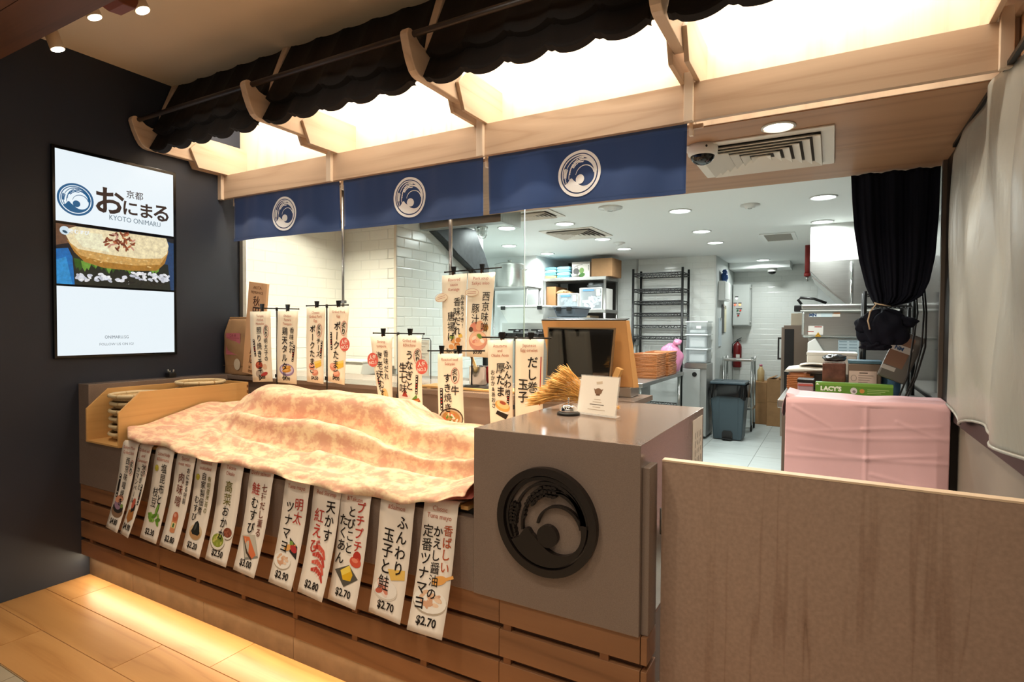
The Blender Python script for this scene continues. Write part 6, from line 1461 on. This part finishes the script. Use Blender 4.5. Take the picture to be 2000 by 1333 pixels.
MB().prism([(3.56, 1.18), (3.56, 1.33), (3.62, 1.369), (3.72, 1.20), (3.68, 1.16)], 'y', 4.12, 4.2).build('white_dispenser', M_WHITEP, mc, bevel=.006)
MB().cyl((3.60, 4.16, 1.04), (3.60, 4.16, 1.15), .012, n=12).cyl((3.60, 4.16, 1.09), (3.60, 4.16, 1.11), .022, n=12).build('tap', M_CHROME, mc)
MB().tube([(3.50, 4.25, 1.68), (3.47, 4.25, 1.72), (3.49, 4.25, 1.74), (3.60, 4.28, 1.73), (3.70, 4.3, 1.69)], .012, 8).build('lever', M_BLACK, mc)
MB().box(3.44, 3.52, 4.2, 4.30, 1.61, 1.67).build('knob_block', M_BLACK, mc, bevel=.008)
ik = Ink(lambda u, v, l=0: Vector((3.51+u, 4.1985-l, 1.61-v)))
ik.text('MN', .085, .030, .038, '#22406e', 'maker_mark', bold=.05); ik.rect('#dfe6e6', .055, .012, .15, .05, 'sticker', .0002); ik.rect('#cfe0e4', .15, .012, .24, .05, 'sticker', .0003); ik.rect('#d98a5a', .25, .010, .30, .022, 'sticker', .0003); ik.rect('#e6ddd0', .24, .022, .30, .048, 'sticker', .0003)
ik.rect('#e8e2da', .05, .13, .17, .21, 'sticker', .0002); ik.rect('#a83a34', .10, .135, .16, .143, 'sticker', .0004); ik.rect('#a83a34', .045, .178, .095, .186, 'sticker', .0004)
ik.poly('#e0a62c', [(.13, .185), (.155, .228), (.105, .228)], 'warning_sign', .0006); ik.poly('#2a2418', [(.13, .197), (.146, .224), (.114, .224)], 'warning_sign', .0007); ik.poly('#e0a62c', [(.13, .203), (.141, .222), (.119, .222)], 'warning_sign', .0008)
ik.done(mc)
t = thing('notice_sheet', 'pale blue printed notice taped on the cooking machine', 'notice', (3.86, 4.235, 1.10))
MB().box(3.80, 3.96, 4.2335, 4.2385, 1.02, 1.36).build('sheet', pm('#aebfc6'), t)
ik = Ink(lambda u, v, l=0: Vector((3.80+u, 4.233-l, 1.36-v)))
for k in range(12):
    for c_ in (.008, .085): ik.stroke('#7f929a', [(c_, .02+k*.027), (c_+.06, .02+k*.027)], .008, 'print')
ik.done(t)
ov = thing('steel_oven', 'brown-tinted steel oven with black bar handle at the corridor corner', 'oven', (3.6, 5.3, 0))
MB().box(3.30, 3.55, 5.05, 5.95, .0, 1.49).build('body', plain('oven_steel', '#83776c', .35, .75), ov, bevel=.004)
MB().box(3.278, 3.2995, 5.06, 5.94, .30, 1.47).build('door', plain('oven_door', '#8f8379', .3, .75), ov, bevel=.003)
MB().box(3.24, 3.256, 5.10, 5.12, 1.12, 1.36).box(3.256, 3.278, 5.10, 5.12, 1.12, 1.14).box(3.256, 3.278, 5.10, 5.12, 1.34, 1.36).build('handle', M_BLACK, ov)
MB().box(3.31, 3.40, 5.045, 5.0495, .05, 1.45).build('dark_seam', M_BLACK, ov)
carton('beige box on top of the steel oven', 3.36, 3.53, 5.2, 5.6, 1.4905, 1.62, plain('beige_box', '#a59884', .6))

# steel counter with its load
cb = thing('steel_side_counter', 'stainless side counter partly under the pink sheet', 'counter', (3.87, 3.0, 0))
MB().box(3.475, 4.265, 2.02, 4.05, .985, 1.035).build('table_top', M_STEELX, cb, bevel=.006)
MB().box(3.50, 3.545, 2.04, 2.085, 0, .985).box(3.50, 3.545, 3.98, 4.02, 0, .985).build('leg', plain('counter_leg', '#8d8178', .4, .6), cb)
MB().box(3.56, 4.26, 2.06, 4.0, .05, .98).build('cabinet', plain('counter_cabinet', '#7c746d', .45, .5), cb)
pc = thing('pink_cover', 'pink vinyl sheet draped over the front of the side counter', 'cover', (3.9, 1.85, .3))
def pinkF(u, v):
    x = 3.535 + u*(4.262-3.535); n = .004*sin(7*u+3+2*v) + .0015*sin(19*u-9*v)
    L = v*1.15
    if L < .28:
        k = L/.28; y = 2.10 - .28*k; z = 1.082 - .004*k + .004*sin(9*u)
        if u < .08: z += (.08-u)*.25
        return Vector((x, y, z + .002*sin(20*u)))
    d = L-.28
    if d < .04:
        a = d/.04*pi/2; return Vector((x, 1.82-.025*sin(a), 1.078-.025*(1-cos(a)) + .004*sin(9*u)))
    zz = 1.053 - (d-.04) + .004*sin(9*u)*max(0, 1-(d-.04)*6)
    crease = -.003*math.exp(-((u-.52)/.012)**2) - .0025*math.exp(-((zz-.90+.02*sin(4*u))/.010)**2) - .0025*math.exp(-((zz-.76-.03*u)/.010)**2)
    for (ua, za, ub, zb, dp) in ((.50, .93, .95, .97, .004), (.50, .93, .15, .90, .003), (.52, .78, .95, .83, .0045), (.52, .78, .1, .80, .003), (.7, .98, .98, .90, .003), (.05, 1.03, .3, .93, .004), (.55, .70, .85, .66, .003)):
        dx_, dz_ = (ub-ua)*.73, zb-za; L2 = dx_*dx_+dz_*dz_; px_, pz_ = (u-ua)*.73, zz-za; tt_ = max(0, min(1, (px_*dx_+pz_*dz_)/L2)); dd_ = math.hypot(px_-tt_*dx_, pz_-tt_*dz_); crease -= dp*math.exp(-(dd_/.008)**2)*(1-tt_*.6)
    y = 1.795 + n + crease - .012*sin(2.2*u+1)*(1.06-zz)
    if u > .93: y += (u-.93)*.5*(1.08-zz)
    return Vector((x - .02*(1-u)*(u < .2)*(d*.3), y, zz))
MB().grid(pinkF, 140, 160).build('sheet', M_PINKVINYL, pc, solid=.0015)
MB().grid(lambda u, v: Vector((3.536 - .02*v*(1-u) - .006*sin(pi*v), 1.80 + u*.28, 1.09 - v*(.10+.03*sin(6*u)))), 16, 10).build('side_flap', M_PINKVINYL, pc, solid=.0015)
MB().box(3.56, 4.25, 1.84, 2.01, .30, 1.04).build('padded_core', plain('dark_core', '#2a2320', .8), pc)

t = thing('foil_wrap_box', 'long green wrap box with white lettering behind the pink sheet', 'box', (3.88, 2.36, 1.036))
MB().box(3.665, 4.07, 2.34, 2.41, 1.0365, 1.122).build('carton', plain('green_carton', '#5f8f2e', .45), t, bevel=.002)
ik = Ink(lambda u, v, l=0: Vector((3.665+u, 2.3395-l, 1.122-v)))
ik.rect('#79a844', 0, 0, .405, .016, 'print', .0002); ik.text("LACY'S", .085, .036, .036, '#eef2e2', 'brand', bold=.06, maxw=.15); ik.ell('#d9d3d6', .205, .044, .018, .020, 0, 'print', .0005); ik.ell('#8a7f86', .207, .048, .009, .008, .5, 'print', .0008); ik.ell('#c98f4a', .248, .043, .013, .013, 0, 'print', .0005)
for k in range(3): ik.stroke('#a8c47c', [(.275, .034+k*.010), (.385-.02*k, .034+k*.010)], .004, 'print', .0005)
ik.poly('#eef2e2', [(.002, .016), (.022, .016), (.010, .003)], 'print', .0006); ik.text('450', .335, .074, .022, '#e8e4d8', 'quantity', bold=.04)
ik.done(t)
t0_ = None
for k in range(7):
    z = 1.0362 + k*.0125
    lab = ['lowest', 'second', 'third', 'fourth', 'fifth', 'sixth', 'top'][k] + ' orange tray of the short stack on the side counter'
    tt = dup(bpy.data.objects['serving_tray'], (3.49, 2.62, z), lab, 'trays on the side counter')
    for ch in tt.children: ch.scale = (.55, .8, .9)
t = thing('folded_cloth', 'thick folded white cloth on the short tray stack', 'cloth', (3.60, 2.75, 1.14))
def foldF(u, v):
    a = 2*pi*v; r_ = .028
    return Vector((3.475+.23*u + .012*sin(a), 2.62+.30*(.5+.5*cos(a)), 1.17 + r_*sin(a)*(.6+.4*sin(pi*min(1, u*1.3))) + .008*u))
MB().grid(foldF, 14, 24).build('folds', plain('white_cotton', '#d9d6cd', .8), t)
MB().grid(lambda u, v: Vector((3.56+.16*u, 2.66+.2*v, 1.203+.010*sin(pi*u)+.006*u)), 8, 6).build('top_layer', plain('white_cotton', '#d9d6cd', .8), t, solid=.006)
def pack(name, label, x0, x1, y0, y1, z0, z1, m, lidm=None, lid=0.0):
    t = thing(name, label, 'package', ((x0+x1)/2, (y0+y1)/2, z0))
    MB().box(x0, x1, y0, y1, z0+.0005, z1).build('body', m, t, bevel=.006)
    if lid: MB().box(x0-.003, x1+.003, y0-.003, y1+.003, z1+.0005, z1+lid).build('lid', lidm or m, t, bevel=.003)
    return t
p_ = pack('clear_pack', 'small clear pink pack with black lid beside the green box', 3.565, 3.655, 2.36, 2.50, 1.036, 1.112, clearpl('pink_clear_pack', '#b59aa6', .75, .15), M_BLACK, .022)
MB().box(3.567, 3.653, 2.357, 2.3595, 1.092, 1.104).build('red_band', plain('pack_red', '#b4554e', .4), p_)
p_ = pack('meat_pack', 'shiny brown vacuum pack topped with dark foil', 3.70, 3.83, 2.50, 2.66, 1.036, 1.235, plain('brown_vacuum_pack', '#6a4338', .22, var=.3, vscale=25))
MB().grid(crumple((3.765, 2.58, 1.262), .04, 41, (1.7, 1.5, .65), .3), 24, 16).build('foil', plain('dark_foil', '#5c5f61', .25, .7), p_)
p_ = pack('labelled_pack', 'wrapped pack with large pink label sheet beyond the green box', 3.845, 4.02, 2.50, 2.66, 1.036, 1.235, plain('wrapped_tan', '#7d6a5e', .3), plain('blue_lid', '#4e7286', .4), .02)
MB().box(3.848, 3.995, 2.496, 2.4995, 1.10, 1.19).build('label', pm('#dcc4be'), p_)
ik = Ink(lambda u, v, l=0: Vector((3.848+u, 2.4955-l, 1.19-v))); ik.stroke('#4a3c3a', [(.055, .012), (.10, .012)], .006, 'print')
for k in range(4): ik.stroke('#a08e8a', [(.05, .028+k*.014), (.13-.01*k, .028+k*.014)], .004, 'print')
ik.ring('#a08e8a', .025, .045, .016, .02, .003, 'print'); ik.done(p_)
pack('flat_container', 'flat white lidded container behind the brown packs', 3.60, 3.90, 2.80, 3.1, 1.14, 1.27, M_WHITEP, M_WHITEP, .02)
pack('container_riser', 'low grey box under the flat white container', 3.62, 3.88, 2.80, 3.08, 1.036, 1.139, plain('riser_grey', '#8c8c8a', .5))
t = thing('water_jug', 'clear blue jug with white lid by the black wire shelf', 'jug', (4.07, 2.60, 1.036))
MB().lathe([(.0001, .001), (.045, .001), (.05, .02), (.055, .16), (.058, .19), (.052, .19), (.0001, .02)], (4.075, 2.58, 1.036), 24).build('body', plain('blue_jug', '#5f8bb5', .2), t); MB().lathe([(.058, .191), (.062, .195), (.062, .21), (.0001, .215)], (4.075, 2.58, 1.036), 24).build('lid', M_WHITEP, t)
# black wire shelf with packets
ws = thing('wire_shelf_stand', 'black wire shelf stand behind the navy curtain', 'shelf', (4.05, 2.85, 1.036))
for x in (3.935, 4.20):
    for y in (2.72, 2.98): MB().cyl((x, y, 1.036), (x, y, 1.70), .012, n=10).build('post', M_BLACK, ws)
for z in (1.32, 1.60, 1.68):
    s_ = MB()
    for y in (2.72, 2.98): s_.cyl((3.935, y, z), (4.20, y, z), .005, n=6)
    for k in range(12): s_.cyl((3.935+.265*k/11, 2.72, z), (3.935+.265*k/11, 2.98, z), .003, n=5)
    s_.build('wire_shelf', M_BLACK, ws, fix=False)
t = thing('dried_fish_packet', 'large brown and grey dried food packet leaning by the curtain knot', 'packet', (4.10, 2.55, 1.13))
RP = Matrix.Rotation(RAD(22), 3, 'Y') @ Matrix.Rotation(RAD(-8), 3, 'X'); pcn = Vector((4.115, 2.46, 1.285))
MB().obox(pcn, (.075, .012, .15), RP).build('pouch', plain('grey_pouch', '#6d6a66', .3), t, bevel=.01)
ik = Ink(lambda u, v, l=0: pcn + RP @ Vector((u, -.0125-l, .15-v)))
ik.rect('#8a6a58', -.073, .03, .03, .22, 'print', .0003); ik.rect('#c9c6c2', -.075, .085, .04, .125, 'print', .0006); ik.text('NM', -.03, .105, .03, '#2f4f7c', 'print', bold=.05); ik.rect('#c9c6c2', -.073, .225, .0, .25, 'print', .0005); ik.done(t)
t = thing('egg_tray', 'clear tray with shiny cups on the black wire shelf', 'tray', (3.99, 2.85, 1.33))
MB().box(3.95, 4.06, 2.74, 2.95, 1.3265, 1.334).build('base', CLR, t)
for i in range(3):
    for j in range(3): MB().sphere((3.972+i*.033, 2.76+j*.06, 1.348), .014, 10, 8).build('cup', M_CHROME, t)
t = thing('power_cable', 'loose black cables hanging by the right frame post', 'cable', (4.22, 2.4, 1.04))
for k, dx in enumerate((0, -.03, .012)):
    MB().tube([(4.20+dx, 2.42, 1.75), (4.215+dx, 2.40, 1.55), (4.205+dx*1.5, 2.38, 1.35), (4.17+dx, 2.36, 1.18), (4.13+dx, 2.35, 1.06), (4.16+dx, 2.36, 1.045)], .005, 8).build('cable', M_BLACK, t)

# ---- navy curtain tied in a bundle
cu = thing('tied_curtain', 'near-black navy curtain knotted into a bundle with pale string', 'curtain', (4.04, 2.25, 1.32))
LE = [(2.348, 3.832), (2.20, 3.840), (2.034, 3.853), (1.85, 3.880), (1.70, 3.915), (1.62, 3.945), (1.585, 3.965)]
RE = [(2.348, 4.254), (2.10, 4.250), (1.86, 4.238), (1.72, 4.215), (1.64, 4.185), (1.60, 4.13), (1.585, 4.06)]
def ev(tab, z):
    for (a, p), (b, q) in zip(tab[:-1], tab[1:]):
        if z >= b: t_ = (z-a)/(b-a); return p*(1-t_)+q*t_
    return tab[-1][1]
def curF(u, v):
    z = 2.348 - v*(2.348-1.585); a, b = ev(LE, z), ev(RE, z); am = .016*(1-.3*v)
    y = 2.215 + am*sin(2*pi*u*3.6 + 1.3*v) + .005*sin(2*pi*u*11+2) - .015*v
    return Vector((a + (b-a)*u, y, z))
MB().grid(curF, 110, 40).build('drape', M_CURT, cu, solid=.002)
def bunF(u, v):
    p = crumple((4.005, 2.20, 1.455), .098, 52, (1.22, .75, 1.18), .20)(u, v); return p
MB().grid(bunF, 60, 40).build('knot_bundle', M_CURT, cu)
MB().grid(crumple((3.915, 2.19, 1.475), .05, 57, (1.0, .8, 1.0), .25), 28, 18).grid(crumple((4.10, 2.20, 1.49), .05, 58, (1.2, .8, .7), .3), 28, 18).grid(crumple((3.97, 2.19, 1.36), .045, 59, (1.5, .8, .8), .3), 28, 18).build('bundle_folds', M_CURT, cu)
MB().tube([(3.955, 2.13, 1.60), (3.975, 2.115, 1.592), (4.03, 2.115, 1.58), (3.965, 2.12, 1.595), (3.935, 2.112, 1.55), (3.925, 2.11, 1.50), (3.935, 2.11, 1.45)], .004, 8).build('string', plain('pale_string', '#b9a58a', .8), cu)

# ---- wrinkled plastic sheet hung over the screen wall
def sheetmat():
    m, nt, bs = newmat('translucent_plastic_sheet'); bs.inputs['Base Color'].default_value = lin('#96948c'); bs.inputs['Roughness'].default_value = .35
    bs.inputs['Transmission Weight'].default_value = .0; bs.inputs['Subsurface Weight'].default_value = 0.0
    v = coords(nt, (1, 2.2, .9), rand=False); n = N(nt, 'ShaderNodeTexNoise', i_Scale=4.0, i_Detail=4.0, i_Distortion=.6); nt.links.new(v, n.inputs['Vector'])
    bump(nt, bs, n.outputs['Fac'], .22, .03); return m
psht = thing('plastic_sheet', 'wrinkled grey plastic sheet hung over the right screen wall', 'sheet', (4.25, .4, 1.05))
def psF(u, v):
    y = 1.83 - u*2.9; top = 2.34 - .10*max(0, 1-u*4); bot = 1.085 - .05*math.exp(-((u-.12)/.05)**2)
    z = top + (bot-top)*v
    if u < .1: y -= (.1-u)*1.2*math.sin(pi*v)*.28 - .0
    x = 4.250 - min(1, u*7)*(.012 + .022*sin(7*u*2+2*v) + .018*sin(26*u+3.5*v) + .010*sin(47*u-6*v) + .035*sin(pi*v)*(.5+.5*sin(9*u+1)))
    return Vector((x, y, z))
MB().grid(psF, 160, 60).build('film', sheetmat(), psht, solid=.001)
MB().box(4.245, 4.262, -1.05, 1.80, 2.335, 2.350).build('top_batten', M_FRAME, psht)
MB().tube([psF(k/60, 1.0) for k in range(61)], .006, 6).build('rolled_hem', sheetmat(), psht)
